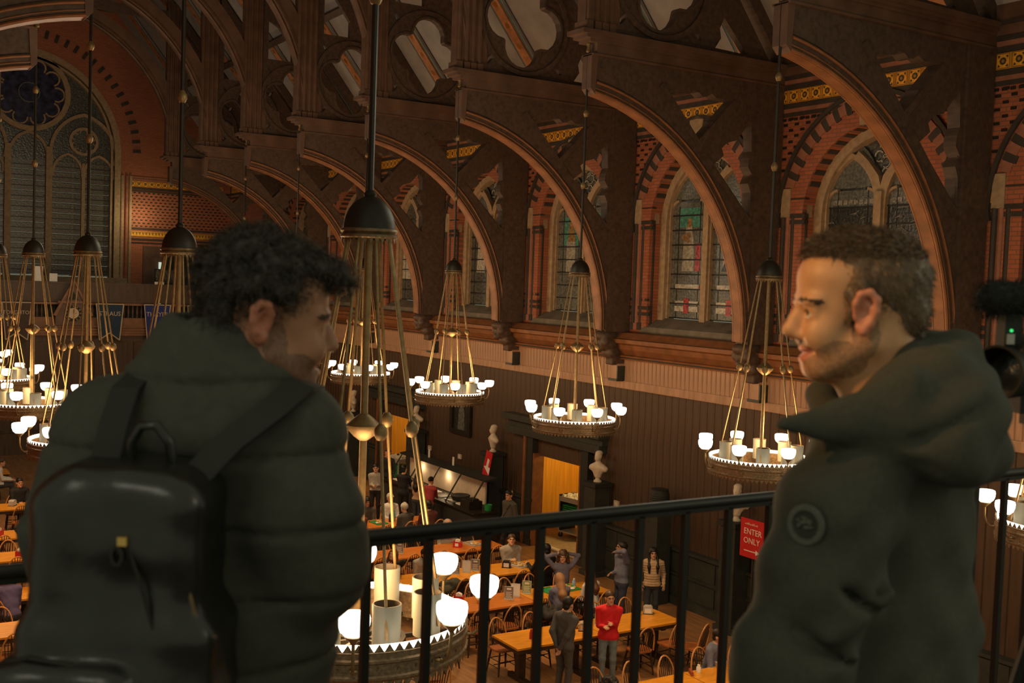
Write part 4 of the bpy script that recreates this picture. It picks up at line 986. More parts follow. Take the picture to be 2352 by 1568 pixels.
# coats left on chairs
def coat(x, y, z, col, label, s=1.0):
    t = thing('coat', label, 'coat', (x, y, z)); g = Sdf(.022)
    rnd = random.Random(int(x*100)); 
    for i in range(14): g.ell((rnd.uniform(-.2, .2)*s, rnd.uniform(-.26, .26)*s, rnd.uniform(.0, .30)*s), (rnd.uniform(.07, .13)*s, rnd.uniform(.08, .15)*s, rnd.uniform(.06, .11)*s), k=.05)
    inst('cloth', g.mesh('cloth', [col], lambda X, Y, Z, I: .008*np.sin(X*31+Z*40)*np.sin(Y*27+X*11)), t)
MT['olive'] = M('olive_cloth', (.05, .05, .032), .8, var=.2); MT['char'] = M('charcoal_cloth', (.035, .035, .036), .8, var=.2)
coat(19.80, -10.75, .46, 'olive', 'olive coat heaped on a chair back beside the near chandelier', 1.15)
coat(19.75, -3.5, .62, 'char', 'dark padded coat over a chair at the second left-hand row', 1.1)
coat(17.60, -12.05, .50, 'char', 'grey jacket hung on a chair in front of the third table row', 1.0)
# ---------------------------------------------------------------- along the right wall
def bust(x, z0, label, seed):
    t = thing('bust', label, 'bust', (x, -15.93, z0), math.radians(seed)); g = Sdf(.014)
    g.ell((0, 0, .64), (.080, .100, .115), k=.03); g.ell((0, .045, .57), (.058, .068, .07), k=.04); g.ell((0, .108, .61), (.015, .025, .03), k=.02); g.ell((0, -.02, .70), (.086, .100, .065), k=.01)
    for s in (-1, 1): g.ell((s*.080, 0, .62), (.012, .025, .035), k=.01); g.ell((s*.032, .098, .645), (.018, .012, .012), k=.01, sub=True); g.cap((0, 0, .40), (s*.20, -.01, .33), .09, .075, k=.05)
    g.cap((0, .0, .36), (0, .005, .54), .060, .052, k=.03); g.ecap((0, 0, .16), (0, 0, .34), .10, .22, .08, .12, k=.05); 
    inst('figure', g.mesh('figure', ['marble'], lambda X, Y, Z, I: .004*np.sin(X*60+Y*40)*np.sin(Z*30)*(Z < .42)), t)
    b = MB(); b.lathe([(.10, 0), (.10, .03), (.06, .06), (.055, .10), (.075, .14), (.06, .18)], 16); b.build('socle', 'marble', t, 50)
    p = thing('pedestal', 'dark tall pedestal carrying the bust%s' % label.split(' pedestal')[1], 'pedestal', (x, -15.93, 0))
    b = MB(); b.box((-.22, -.22, .12), (.22, .22, z0-.10)); b.build('shaft', 'wainscot', p); b = MB(); b.box((-.27, -.27, 0), (.27, .27, .12)); b.build('plinth', 'wainscot', p); b = MB(); b.box((-.27, -.27, z0-.10), (.27, .27, z0)); b.build('capital', 'black', p)
bust(16.6, 2.30, 'white marble bust on the pedestal behind the sign', 25)
bust(21.4, 2.28, 'white marble bust on the pedestal right of the yellow doorway', 15)
bust(26.35, 2.28, 'white marble bust on the pedestal above the serving counter', -10)
bust(31.1, 2.28, 'white marble bust on the pedestal right of the farther doorway', 20)
bust(36.0, 2.28, 'white marble bust on the pedestal beside the near chandelier pole', -20)
# portrait
t = thing('framed_portrait', 'tall dark framed picture on the brown panelling', 'picture', (28.75, -16.27, 2.45))
b = MB(); b.plate(rect(-.62, -.02, .62, 1.45), [rect(-.46, .12, .46, 1.30)], lambda x, z: (x, 0, z), (0, .10, 0)); b.build('frame', 'bronze', t)
b = MB(); b.box((-.47, .0, .1), (.47, .03, 1.32)); b.build('canvas', 'g_dark', t)
b = MB(); b.plate([(-.2, .12), (.2, .12), (.16, .7), (.07, .85), (.07, 1.05), (-.07, 1.05), (-.07, .85), (-.16, .7)], [], lambda x, z: (x, .032, z), (0, .004, 0)); b.build('sitter', 'g_grey', t)
# ENTER ONLY sign
t = thing('wall_sign', 'red sign reading ENTER ONLY with a white arrow', 'sign', (15.58, -15.42, 2.18), 0)
MT['sign_red'] = M('sign_red', (.55, .018, .022), .5, var=.05)
b = MB(); b.box((-.335, -.012, -.38), (.335, .012, .38)); b.build('board', 'sign_red', t)
text_mesh('ENTER', .165, 'white', t, (0, .014, .13), (PI/2, 0, PI)); text_mesh('ONLY', .165, 'white', t, (0.02, .014, -.05), (PI/2, 0, PI)); 
text_mesh('HARVEST', .07, 'cream', t, (.06, .014, .28), (PI/2, 0, PI)) if False else None
b = MB(); b.box((-.10, .012, -.256), (.22, .016, -.238)); b.add([(-.10, .016, -.30), (-.10, .016, -.195), (-.22, .016, -.247)], [(0, 1, 2)]); b.build('arrow', 'white', t)
b = MB()
for i in range(8): b.box((.22-i*.045, .012, .265), (.19-i*.045, .014, .285+.01*(i % 3)))
b.build('small_print', 'cream', t)
b = MB(); b.box((-.02, -.03, -2.18), (.02, -.012, .3)); b.box((-.2, -.12, -2.18), (.2, .1, -2.16)); b.build('stand', 'black', t)
# tilted red arrow banner over the counter
t = thing('banner_sign', 'narrow tilted red sign with a pale arrow beside the second bust', 'sign', (25.9, -15.5, 1.95), 0)
b = MB(); b.plate([(-.02, -.48), (.32, -.44), (.04, .46), (-.28, .40)], [], lambda x, z: (x, 0, z), (0, .015, 0)); b.build('panel', 'sign_red', t)
b = MB(); b.plate([(-.10, -.22), (.16, .0), (.04, .02), (-.04, .24), (-.14, .2), (-.06, .0), (-.16, -.02)], [], lambda x, z: (x, .016, z), (0, .004, 0)); b.build('arrow', 'white', t)
b = MB(); b.box((.0, -.03, -1.95), (.03, 0, -.4)); b.box((-.15, -.12, -1.95), (.18, .1, -1.93)); b.build('post', 'black', t)
# ribbed urn bin
t = thing('ribbed_urn', 'black ribbed barrel-shaped urn on a stand against the panelling', 'urn', (18.9, -15.8, 0))
b = MB(); pr = [(.02, 2.2)]
for i in range(8): pr += [(.20+.03*math.sin(i/7*PI), 2.2+i*.045), (.19+.03*math.sin(i/7*PI), 2.225+i*.045)]
pr += [(.2, 2.56), (.02, 2.58)]; b.lathe(pr, 20); b.build('body', 'black', t, 30)
b = MB(); b.box((-.2, -.2, 0), (.2, .2, 2.1)); b.box((-.26, -.26, 2.1), (.26, .26, 2.2)); b.build('stand', 'wainscot', t)
for i, (x, z) in enumerate(((30.7, 1.74), (28.75, 1.76), (21.0, 1.8))):
    t = thing('switch_plate', ['pale switch plate left of the framed picture', 'pale switch plate below the framed picture', 'small pink switch plate right of the yellow doorway'][i], 'switch', (x, -16.22, z))
    b = MB(); b.box((-.09, -.03, -.07), (.09, .012, .07)); b.build('plate', 'cream', t); b = MB(); b.box((-.03, .012, -.03), (.03, .02, .03)); b.build('rocker', 'white', t)
# tray carts in the doorways
for n_, (cx, cy, lab) in enumerate(((24.75, -17.75, 'metal rack of green trays with cutlery on top inside the yellow doorway'), (32.6, -16.1, 'metal rack of trays with cutlery on top at the farther doorway'))):
    t = thing('tray_cart', lab, 'cart', (cx, cy, 0), .15)
    b = MB(); b.box((-.42, -.30, .16), (.42, .30, .20)); b.box((-.42, -.30, 1.02), (.42, .30, 1.16)); b.box((.38, -.3, .2), (.42, .3, 1.02)); b.box((-.42, -.3, .2), (-.38, -.26, 1.02)); b.box((-.42, .26, .2), (-.38, .3, 1.02)); b.build('frame', 'steel', t)
    b = MB(); b.box((.34, -.29, .16), (.425, .29, 1.2)); b.build('side_panel', 'black', t)
    for i in range(9):
        b = MB(); b.box((-.36+.01*(i % 2), -.27, .46+i*.055), (.3, .27, .49+i*.055)); b.build('stacked_tray', 'green_pl', t)
    b = MB(); rnd = random.Random(n_)
    for i in range(60): 
        x, y = rnd.uniform(-.38, .36), rnd.uniform(-.26, .26); b.box((x-.06, y-.008, 1.16), (x+.06, y+.008, 1.18+rnd.uniform(0, .05)), rz=rnd.uniform(0, 3))
    o = b.build('cutlery', 'white', t); o['kind'] = 'stuff'
    for sx in (-1, 1):
        for sy in (-1, 1):
            b = MB(); b.lathe([(.002, -.02), (.07, -.02), (.07, .02), (.002, .02)], 12); o = b.build('caster', 'black', t); o.location = (sx*.36, sy*.25, .07); o.rotation_euler = (PI/2, 0, .4); 
            b = MB(); b.box((sx*.36-.02, sy*.25-.02, .08), (sx*.36+.02, sy*.25+.02, .17)); b.build('fork', 'steel', t)
# stanchion
t = thing('stanchion', 'black queue post standing before the yellow doorway', 'post', (22.85, -15.2, 0))
b = MB(); b.lathe([(.002, 0), (.17, 0), (.17, .02), (.04, .05), (.03, .06)], 16); b.build('base', 'black', t, 40); b = MB(); b.tube([(0, 0, .05), (0, 0, .95)], .03, 10); b.build('pole', 'black', t, 60); b = MB(); b.lathe([(.03, .93), (.045, .94), (.045, 1.0), (.002, 1.01)], 12); b.build('belt_head', 'bronze', t, 40)
# serving counter with sneeze guard
t = thing('serving_counter', 'long black serving counter with a sneeze guard and lit back panel', 'counter', (28.3, -14.98, 0))
b = MB(); b.box((-3.3, -.35, 0), (2.3, .35, .86)); b.build('base', 'black', t); b = MB(); b.box((-3.35, -.42, .86), (2.35, .42, .90)); b.build('worktop', 'bronze', t)
b = MB(); b.box((-2.4, -.52, .9), (2.2, -.47, 1.62)); b.build('back_panel', 'cream', t)
b = MB(); b.plate([(-.55, 1.66), (-.18, 1.62), (-.16, 1.67), (-.55, 1.72)], [], lambda y, z: (-2.9, y, z), (5.2, 0, 0)); b.build('canopy', 'black', t)
for i in range(5):
    x = -2.8+i*1.24; b = MB(); b.tube([(x, -.18, 1.64), (x, .30, .90)], .022, 6); b.build('guard_post', 'black', t)
for i in range(4):
    x = -2.75+i*1.24; b = MB(); b.plate([(.07, 1.40), (.28, 1.0), (.285, 1.0), (.075, 1.40)], [], lambda y, z: (x, y, z), (1.14, 0, 0)); o = b.build('guard_glass', 'g_dark', t) if i == 9 else None
for i in range(7):
    x = -2.2+i*.66; b = MB(); b.plate(rect(-.24, -.2, .24, .2), [rect(-.21, -.17, .21, .17)], lambda p, q: (x+p, q, .90), (0, 0, .03)); b.box((x-.21, -.17, .90), (x+.21, .17, .91)); b.build('food_well', 'steel' if i % 3 else 'white', t)
for i, x in enumerate((-.6, .9)): b = MB(); b.box((x-.05, -.45, 1.62), (x+.05, -.44, 1.95)); b.build('ticket_card', 'white', t)
b = MB(); b.lathe([(.002, .93), (.22, .93), (.26, 1.02), (.28, 1.06), (.26, 1.08), (.002, 1.04)], 16, (-1.7, -.1, 0)); b.build('wok', 'black', t, 40)
b = MB(); b.box((-2.9, -.1, .90), (-2.4, .3, 1.12)); b.box((-2.8, -.05, 1.12), (-2.5, .2, 1.16)); b.build('warming_box', 'bronze', t)
t2 = thing('plastic_tub', 'green plastic tub on the near end of the serving counter', 'tub', (25.2, -15.15, .90)); b = MB(); b.lathe([(.002, 0), (.09, 0), (.11, .16), (.10, .16), (.085, .02), (.002, .02)], 14); b.build('tub_body', 'green_pl', t2, 40)
lamp('counter_lamp', (28.0, -15.35, 1.36), 6, (1, .72, .42), .12)
lamp('counter_lamp', (29.6, -15.35, 1.36), 5, (1, .72, .42), .12)
# far gallery furniture
t = thing('television', 'black flat television on the far gallery beside the great window', 'television', (45.6, -11.95, 5.1)); b = MB(); b.box((-.03, -.62, 1.18), (.03, .62, 1.98)); b.build('frame', 'black', t); b = MB(); b.box((-.035, -.57, 1.23), (-.03, .57, 1.93)); b.build('screen', 'g_dark', t); b = MB(); b.box((-.02, -.04, .0), (.02, .04, 1.2)); b.box((-.25, -.3, 0), (.25, .3, .04)); b.build('stand', 'black', t)
t = thing('storage_box', 'dull red upright box beside the television on the far gallery', 'box', (45.7, -13.0, 5.1)); b = MB(); b.box((-.2, -.22, 0), (.2, .22, 1.75)); b.build('carcass', 'paper_r', t); b = MB(); b.box((-.22, -.24, 1.70), (.22, .24, 1.83)); b.build('lid', 'pink', t)
for i, (y, z, w_) in enumerate(((-6.78, 1.35, .16), (-7.3, 1.35, .14), (-11.2, 1.35, .18))):
    t = thing('paper_stack', ['white sheet propped on the far gallery parapet, leftmost', 'small white sheet on the parapet left of the clock gable', 'white box lying on the parapet below the television'][i], 'paper', (44.3, y, 6.47)); b = MB(); b.box((0, -w_, 0), (.03, w_, [.55, .3, .1][i])); b.build('sheet', 'white', t)
dw = root_struct('door_3', (XE, -13.55, 5.1)); b = MB(); b.box((-.12, -1.3, 0), (.1, 1.3, 3.0)); b.build('door_case', 'truss_mid', dw); b = MB(); b.box((-.14, -.9, 0), (-.12, .45, 2.6)); b.build('opening', 'black', dw); b = MB(); b.box((-.2, .50, .4), (-.16, .62, 2.3)); MT['fl'] = M('pale_green_light', (.7, .85, .75), .4, var=0, emit=.55, ecol=(.75, .95, .8)); b.build('light_slit', 'fl', dw)
# ================================================================== PEOPLE IN THE HALL
for nm, c in dict(skin=(.55, .30, .18), skin2=(.48, .26, .16), skin3=(.30, .15, .085)).items(): MT[nm] = M(nm, c, .55, var=.06)
for nm, c in dict(c_red=(.62, .012, .018), c_jean=(.16, .20, .22), c_dkjean=(.035, .04, .05), c_black=(.012, .012, .014), c_blue=(.13, .14, .20), c_navy=(.035, .04, .07), c_beige=(.50, .34, .20), c_slate=(.13, .125, .19), c_grey=(.33, .30, .26), c_dkgrey=(.07, .065, .06), c_white=(.62, .60, .58), c_tan=(.36, .22, .13), c_maroon=(.12, .035, .035), c_plaid=(.28, .03, .03), c_purple=(.09, .07, .16), c_pink=(.45, .08, .12), c_shoe=(.02, .018, .016),
 h_black=(.010, .008, .007), h_brown=(.06, .030, .015), h_blond=(.30, .16, .075), h_auburn=(.12, .045, .022), c_cap=(.45, .42, .36), lip=(.42, .10, .09), eye=(.02, .015, .012)).items():
    MT[nm] = M(nm, c, .75 if nm[0] == 'c' else .5, var=.12, scale=18)
def ik(a, t, l1, l2, pole):
    a, t, pole = Vector(a), Vector(t), Vector(pole); d = t-a; L = min(d.length, (l1+l2)*.995); dn = d.normalized(); t = a+dn*L
    x = (L*L+l1*l1-l2*l2)/(2*L); h = math.sqrt(max(l1*l1-x*x, 0)); p = (pole-dn*pole.dot(dn)).normalized()
    return a+dn*x+p*h, t
def hand(g, w_, d, up, s, m, curl=.5, side=1):
    """palm and five fingers from the wrist along d; up is the back of the hand"""
    w_, d, up = Vector(w_), Vector(d).normalized(), Vector(up); up = (up-d*up.dot(d)).normalized(); sd = d.cross(up)*side
    pc = w_+d*.045*s; rot = np.array(Matrix((sd, d, up)).transposed())
    g.ell(pc, (.040*s, .052*s, .017*s), m, .015, rot)
    for i, (o, L) in enumerate(((-.030, .062), (-.010, .074), (.010, .070), (.029, .056))):
        p0 = w_+d*.082*s+sd*o*s; p1 = p0+(d-up*curl*.5).normalized()*L*.55*s; p2 = p1+(d-up*curl*1.4).normalized()*L*.5*s
        g.line([p0, p1, p2], [.0095*s, .009*s, .0075*s], m, .006)
    p0 = w_+d*.025*s-sd*.032*s; p1 = p0+(d*.7-sd*.8-up*curl*.3).normalized()*.036*s; p2 = p1+(d-sd*.25-up*curl*.5).normalized()*.032*s
    g.line([p0, p1, p2], [.012*s, .011*s, .009*s], m, .008)
def person(label, x, y, face, pose='stand', H=1.7, top='c_grey', legs='c_dkjean', skin='skin', haircol='h_brown', hair='short', hands=None, lean=0., head=(0, 0), bulk=1.0, sleeve=1, z=0., h=.011, step=0., name='person', quilt=0., seat=.46, collar=None, strap=None, hem=.02):
    s = H/1.72; g = Sdf(h); hg = Sdf(h)
    pz = .925*s if pose == 'stand' else seat+.085
    cl, sl_ = math.cos(math.radians(lean)), math.sin(math.radians(lean))
    def T(p):  # upper-body point, relative to the pelvis, leaned forward
        px, py, q = p[0]*s, p[1]*s, p[2]*s
        return np.array((px, py*cl+q*sl_, pz+q*cl-py*sl_))
    B = bulk
    g.ell((0, 0, pz), (.165*s*min(B, 1.15), .115*s, .115*s), 2, .05)
    g.ecap(T((0, 0, .0)), T((0, .01, .20)), .142*s*B, .138*s*B, .100*s*B, .100*s*B, m=1, k=.05)
    g.ecap(T((0, .01, .20)), T((0, .0, .43)), .138*s*B, .168*s*B, .100*s*B, .108*s*B, m=1, k=.06)
    g.cap(T((-.13, 0, .465)), T((.13, 0, .465)), .060*s*B, m=1, k=.06)
    g.cap(T((0, -.005, .48)), T((0, .012, .60)), .052*s, .049*s, 0, .03)
    if collar: g.ecap(T((0, -.005, .49)), T((0, .0, .545)), .085*s, .075*s, .08*s, .07*s, m=1, k=.03)
    hc = T((0, .02, .675)); R = np.array(Matrix.Rotation(math.radians(head[0]), 3, 'Z') @ Matrix.Rotation(math.radians(-head[1]), 3, 'X'))
    hs_ = s*1.07
    def Hd(p): return hc+R @ (np.array(p, float)*hs_)
    def hell(gr, c, r, m, k, sub=False): gr.ell(Hd(c), np.array(r)*hs_, m, k, R, sub)
    hell(g, (0, -.005, .025), (.073, .092, .092), 0, .02); hell(g, (0, .025, -.05), (.058, .066, .068), 0, .03); hell(g, (0, .075, -.092), (.026, .02, .018), 0, .02)
    hell(g, (0, .098, -.022), (.012, .018, .022), 0, .012); hell(g, (0, .085, .022), (.05, .012, .012), 0, .02)
    for q in (-1, 1):
        hell(g, (q*.075, -.005, -.015), (.010, .02, .03), 0, .008); hell(g, (q*.03, .092, .006), (.016, .010, .009), 0, .010, True)
        g.dot(Hd((q*.031, .088, .003)), np.array((.015, .018, .009))*s, 6); g.dot(Hd((q*.031, .09, .024)), np.array((.02, .018, .006))*s, 4)
    g.dot(Hd((0, .092, -.062)), np.array((.024, .022, .009))*s, 5)
    # hair as a child mesh
    cap_ = lambda r: hell(hg, (0, -.011, .043), (.080+r, .095+r, .084+r), 0, .02)
    if hair in ('short', 'buzz'): cap_(.002 if hair == 'short' else -.001); hell(hg, (0, -.06, -.03), (.068, .045, .05), 0, .02)
    elif hair == 'long':
        cap_(.004); hg.line([Hd((0, -.06, .0)), Hd((0, -.085, -.12)), T((0, -.105, .40))], [.085*s, .09*s, .07*s], 0, .04)
        for q in (-1, 1): hg.line([Hd((q*.07, .02, .02)), Hd((q*.082, .02, -.09)), T((q*.095, .095*B+.01, .40)), T((q*.09, .115*B+.01, .27))], [.03*s, .03*s, .034*s, .022*s], 0, .03)
    elif hair == 'back':
        cap_(.005); hg.line([Hd((0, -.05, .0)), Hd((0, -.085, -.12)), T((0, -.11, .38)), T((0, -.10, .28))], [.09*s, .085*s, .085*s, .05*s], 0, .04)
    elif hair == 'bun': cap_(.0); hell(hg, (0, -.11, .05), (.04, .04, .04), 0, .02)
    elif hair == 'pony': cap_(.0); hg.line([Hd((0, -.09, .04)), Hd((0, -.14, .0)), Hd((0, -.14, -.12))], [.03*s, .03*s, .015*s], 0, .02)
    elif hair == 'curly':
        cap_(.008); rnd = random.Random(label)
        for i in range(46):
            a, e = rnd.uniform(0, 2*PI), rnd.uniform(-.5, 1.3); d = np.array((math.cos(a)*math.cos(e)*.092, math.sin(a)*math.cos(e)*.10-.02, math.sin(e)*.095+.03))
            if d[1] > .05 and d[2] < .06: continue
            hell(hg, d, (.027, .027, .027), 0, .012)
        for q in (-1, 1): hg.line([Hd((q*.08, -.01, .0)), Hd((q*.105, -.01, -.09))], [.045*s, .04*s], 0, .03)
        hell(hg, (0, -.08, -.06), (.09, .05, .08), 0, .03)
    elif hair == 'cap':
        cap_(.003); hell(hg, (0, .10, .06), (.06, .06, .010), 0, .01)
    elif hair == 'beanie': cap_(.010); hell(hg, (0, -.01, .125), (.03, .03, .025), 0, .03)
    elif hair == 'hood': hell(hg, (0, -.035, .02), (.105, .105, .115), 0, .03); hell(hg, (0, .07, -.01), (.065, .08, .085), 0, .02, True)
    # legs
    for q in (-1, 1):
        hip = np.array((q*.088*s, 0, pz-.03))
        if pose == 'stand':
            kn = np.array((q*.095*s, .03+step*q*.5, .50*s)); an = np.array((q*.10*s, -.02+step*q, .085*s)); toe = an+np.array((q*.03, .155*s, -.055*s))
        else:
            kn = np.array((q*.11*s, .42*s, seat+.07)); an = np.array((q*.11*s, .40*s-abs(step), .085)); toe = an+np.array((q*.02, .15*s, -.05))
        g.line([hip, kn], [.088*s, .060*s], 2, .05); g.line([kn, an+np.array((0, 0, .01))], [.062*s, .048*s], 2, .03)
        g.line([an-np.array((0, .03*s, .045*s)), toe], [.040*s, .034*s], 3, .02)
    # arms
    default = ((-.20*bulk, .07, -.05), (.20*bulk, .07, -.05)) if pose == 'stand' else ((-.12, .36, .20), (.12, .36, .20))
    hd = hands or default
    for q, tgt in zip((-1, 1), hd):
        sh = T((q*.172*min(B, 1.12), 0, .455)); tp = T(tgt)
        up_hand = tgt[2] > .5
        pole = (q*(.9 if up_hand else .28), -.15 if up_hand else -.8, .25 if up_hand else -.4)
        el, wr = ik(sh, tp, .285*s, .25*s, pole)
        g.line([sh, np.array(el)], [.056*s*B, .045*s*B], 1, .03)
        fm = 1 if sleeve else 0
        g.line([np.array(el), np.array(wr)], [.044*s*B, (.036 if sleeve else .027)*s], fm, .02)
        hand(g, wr, Vector(wr)-Vector(el)+(Vector((0, 0, .02)) if up_hand else Vector((0, .05, 0))), (q*.5, .2, .8), s, 0, .7, q)
    if strap:
        g.line([T((-.14, .09, .46)), T((-.02, .125, .25)), T((.13, .10, .02))], .014*s, 3, .004)
    disp = None
    if quilt: disp = lambda X, Y, Z, I: np.where(I == 1, quilt*np.abs(np.sin(Z*PI/.055)) * -1 + .004 + 0*X, 0)
    else: disp = lambda X, Y, Z, I: np.where((I == 1) | (I == 2), .0035*np.sin(X*38+Z*21)*np.sin(Y*31-Z*27), 0)
    hz = pz+hem*s
    def hemfix(C, fm):
        tor = (np.abs(C[:, 0]) < .172*s*max(B, 1.0)) & (C[:, 1] < .19*s) & (C[:, 1] > -.19*s)
        fm = np.where(tor & (fm == 1) & (C[:, 2] < hz), 2, fm)
        return np.where(tor & (fm == 2) & (C[:, 2] > hz), 1, fm)
    t = thing(name, label, 'person', (x, y, z), math.radians(face-90))
    inst('body', g.mesh('body', [skin, top, legs, 'c_shoe', haircol, 'lip', 'eye'], disp, fix=hemfix), t)
    inst('hair' if hair not in ('cap', 'beanie', 'hood') else hair, hg.mesh('hair', [haircol]), t)
    return t
CAMD = 141
person('standing woman in a bright red sweater and pale jeans, hands together', 15.25, -11.72, 148, H=1.68, top='c_red', legs='c_jean', hair='bun', haircol='h_brown', hands=((-.03, .27, .28), (.10, .25, .22)), head=(12, -2), bulk=1.12, h=.0095, hem=-.07)
person('man in dark jacket seen from behind, hands held behind him', 15.02, -10.62, -75, H=1.76, top='c_dkgrey', legs='c_dkgrey', hair='short', haircol='h_black', hands=((-.03, -.16, .0), (.05, -.16, -.02)), lean=4, bulk=1.15)
person('man in blue-grey pullover raising one hand to his face', 17.75, -13.92, 80, H=1.80, top='c_blue', legs='c_navy', skin='skin3', hair='short', haircol='h_black', hands=((-.07, .17, .62), (-.06, .25, .20)), head=(-8, -12), bulk=1.16, h=.0095)
person('long-haired woman in a beige puffer jacket beside the black wainscot', 17.62, -14.62, 150, H=1.64, top='c_beige', legs='c_dkjean', skin='skin2', hair='long', haircol='h_black', bulk=1.17, hem=-.03, quilt=.010, h=.0095, collar=True, hands=((-.25, .05, .0), (.25, .05, -.02)))
person('curly-haired woman in slate sweater with both hands on her head', 19.02, -13.32, 165, 'sit', 1.72, top='c_slate', legs='c_dkjean', skin='skin2', hair='curly', haircol='h_brown', hands=((-.13, .0, .74), (.13, .0, .74)), head=(-25, 0), bulk=1.08, h=.0095, seat=.50)
person('light-haired person in grey seen from behind at the third table row', 17.68, -12.38, -8, 'sit', 1.66, top='c_slate', hair='back', haircol='h_blond', bulk=1.05, lean=8)
person('person in a white top with tied auburn hair at the third table row', 17.70, -13.2, 10, 'sit', 1.68, top='c_white', hair='back', haircol='h_auburn', bulk=1.05, lean=12)
person('fair-haired man in a grey hoodie at the fourth table row', 20.98, -13.22, 165, 'sit', 1.76, top='c_grey', legs='c_dkgrey', hair='short', haircol='h_brown', hands=((-.10, .35, .14), (.06, .30, .32)), head=(-12, -14), bulk=1.15, lean=8, collar=True, h=.0095)
person('person in black seen from behind opposite the grey hoodie', 19.72, -13.38, 5, 'sit', 1.78, top='c_black', legs='c_black', hair='short', haircol='h_black', bulk=1.12, hands=((-.16, .42, .30), (.1, .35, .2)))
person('person in a striped grey hoodie at the fifth table row', 23.12, -12.75, 160, 'sit', 1.72, top='c_grey', hair='hood', haircol='c_grey', bulk=1.12, lean=14, head=(0, -20))
person('brown-haired person in dark jacket, hands at the mouth', 20.98, -10.32, 145, 'sit', 1.66, top='c_black', hair='long', haircol='h_auburn', hands=((-.04, .20, .52), (.05, .20, .50)), head=(-20, -18), lean=10, bulk=1.08)
person('person in a grey hooded sweatshirt beside the brown-haired person', 20.98, -10.98, 170, 'sit', 1.72, top='c_grey', hair='short', haircol='h_black', lean=22, head=(20, -20), bulk=1.12, collar=True)
person('seated person in a white baseball cap at the sixth table row', 26.22, -12.72, 180, 'sit', 1.74, top='c_white', hair='cap', haircol='c_cap', skin='skin2', bulk=1.1)
person('dark curly-haired person in a black jacket at the sixth table row', 26.2, -12.02, 170, 'sit', 1.70, top='c_dkgrey', hair='curly', haircol='h_black', skin='skin3', bulk=1.15, lean=10)
person('person in a white beanie seen from behind at the sixth table row', 24.92, -12.62, 10, 'sit', 1.70, top='c_dkgrey', hair='beanie', haircol='c_cap', lean=14, bulk=1.12)
person('person in a dark maroon jacket seen from behind at the sixth table row', 24.88, -13.18, 5, 'sit', 1.80, top='c_maroon', hair='short', haircol='h_black', bulk=1.15)
person('person in maroon with a white hood at the aisle end of sixth row', 24.95, -11.35, 10, 'sit', 1.68, top='c_maroon', legs='c_maroon', hair='short', haircol='h_brown', bulk=1.1, lean=14)
person('woman in a beige sweater with a crossbody strap at the counter', 27.35, -14.12, -60, H=1.62, top='c_tan', legs='c_dkjean', hair='back', haircol='h_black', hands=((-.1, .30, .25), (.1, .32, .25)), strap=True)
person('woman in red plaid reaching over the serving counter', 26.68, -14.12, -52, H=1.62, top='c_plaid', legs='c_dkjean', hair='bun', haircol='h_black', hands=((-.1, .42, .22), (.05, .45, .22)), lean=10)
person('person in a black shirt working at the serving counter', 28.25, -14.12, -50, H=1.70, top='c_black', legs='c_black', hair='short', haircol='h_black', hands=((-.1, .36, .3), (.1, .36, .3)))
person('woman in a pale grey sweater facing the camera near the counter', 28.9, -13.55, 150, H=1.66, top='c_grey', legs='c_black', skin='skin2', hair='short', haircol='h_black', hands=((-.05, .25, .18), (.05, .26, .2)))
person('tall figure in black with a tray beyond the grey sweater woman', 30.6, -14.75, 120, H=1.80, top='c_black', legs='c_black', hair='short', haircol='h_black')
person('person in a dark plum top standing behind the chandelier rods', 30.2, -13.05, 60, H=1.68, top='c_maroon', legs='c_black', hair='long', haircol='h_black')
person('person in a long tan jacket at the far tables', 31.3, -13.45, 30, H=1.70, top='c_tan', legs='c_dkjean', hair='back', haircol='h_black', bulk=1.15)
person('man in a dark grey jacket with a backpack walking from the counter', 23.5, -14.75, 95, H=1.78, top='c_dkgrey', legs='c_black', hair='short', haircol='h_black', bulk=1.15, step=.12, head=(15, 0), strap=True)
person('man in a grey-blue shirt seated at the nearest right-hand table', 13.78, -12.72, -155, 'sit', 1.74, top='c_blue', hair='short', haircol='h_black', hands=((-.05, .42, .20), (.22, .36, .20)), sleeve=0, lean=14, bulk=1.12, skin='skin2')
person('dark-haired person sitting at the near left end of the nearest table', 12.5, -9.95, 40, 'sit', 1.70, top='c_char' if 'c_char' in MT else 'c_black', hair='curly', haircol='h_black', lean=20, bulk=1.15, seat=.46)
person('pale seated person at the farthest left-hand rows', 35.4, -4.35, -95, 'sit', 1.68, top='c_white', hair='short', haircol='h_brown', lean=8)
person('person in black seated on the aisle at the sixth left-hand row', 31.75, -4.45, 190, 'sit', 1.74, top='c_black', legs='c_black', hair='short', haircol='h_black', bulk=1.2)
person('person in a black coat seated with their back to the aisle', 30.25, -4.75, -80, 'sit', 1.74, top='c_black', legs='c_black', hair='short', haircol='h_black', bulk=1.25)
person('person in a pale hoodie sitting at the fifth left-hand row', 28.45, -4.42, 200, 'sit', 1.72, top='c_white', hair='short', haircol='h_brown', bulk=1.15, lean=12)
person('person in a grey top with bare arm at the fifth left-hand row', 27.12, -3.15, 10, 'sit', 1.7, top='c_grey', hair='short', haircol='h_brown', bulk=1.1)
person('person in a pink top at the third left-hand row', 23.2, -2.72, 200, 'sit', 1.66, top='c_pink', hair='long', haircol='h_blond', lean=10)
person('person in pale beige beside the pink top', 23.22, -3.42, 180, 'sit', 1.68, top='c_tan', hair='long', haircol='h_blond', lean=14)
person('person in purple seen from behind at the third left-hand row', 21.95, -2.95, 10, 'sit', 1.72, top='c_purple', hair='short', haircol='h_black', lean=20, bulk=1.2)
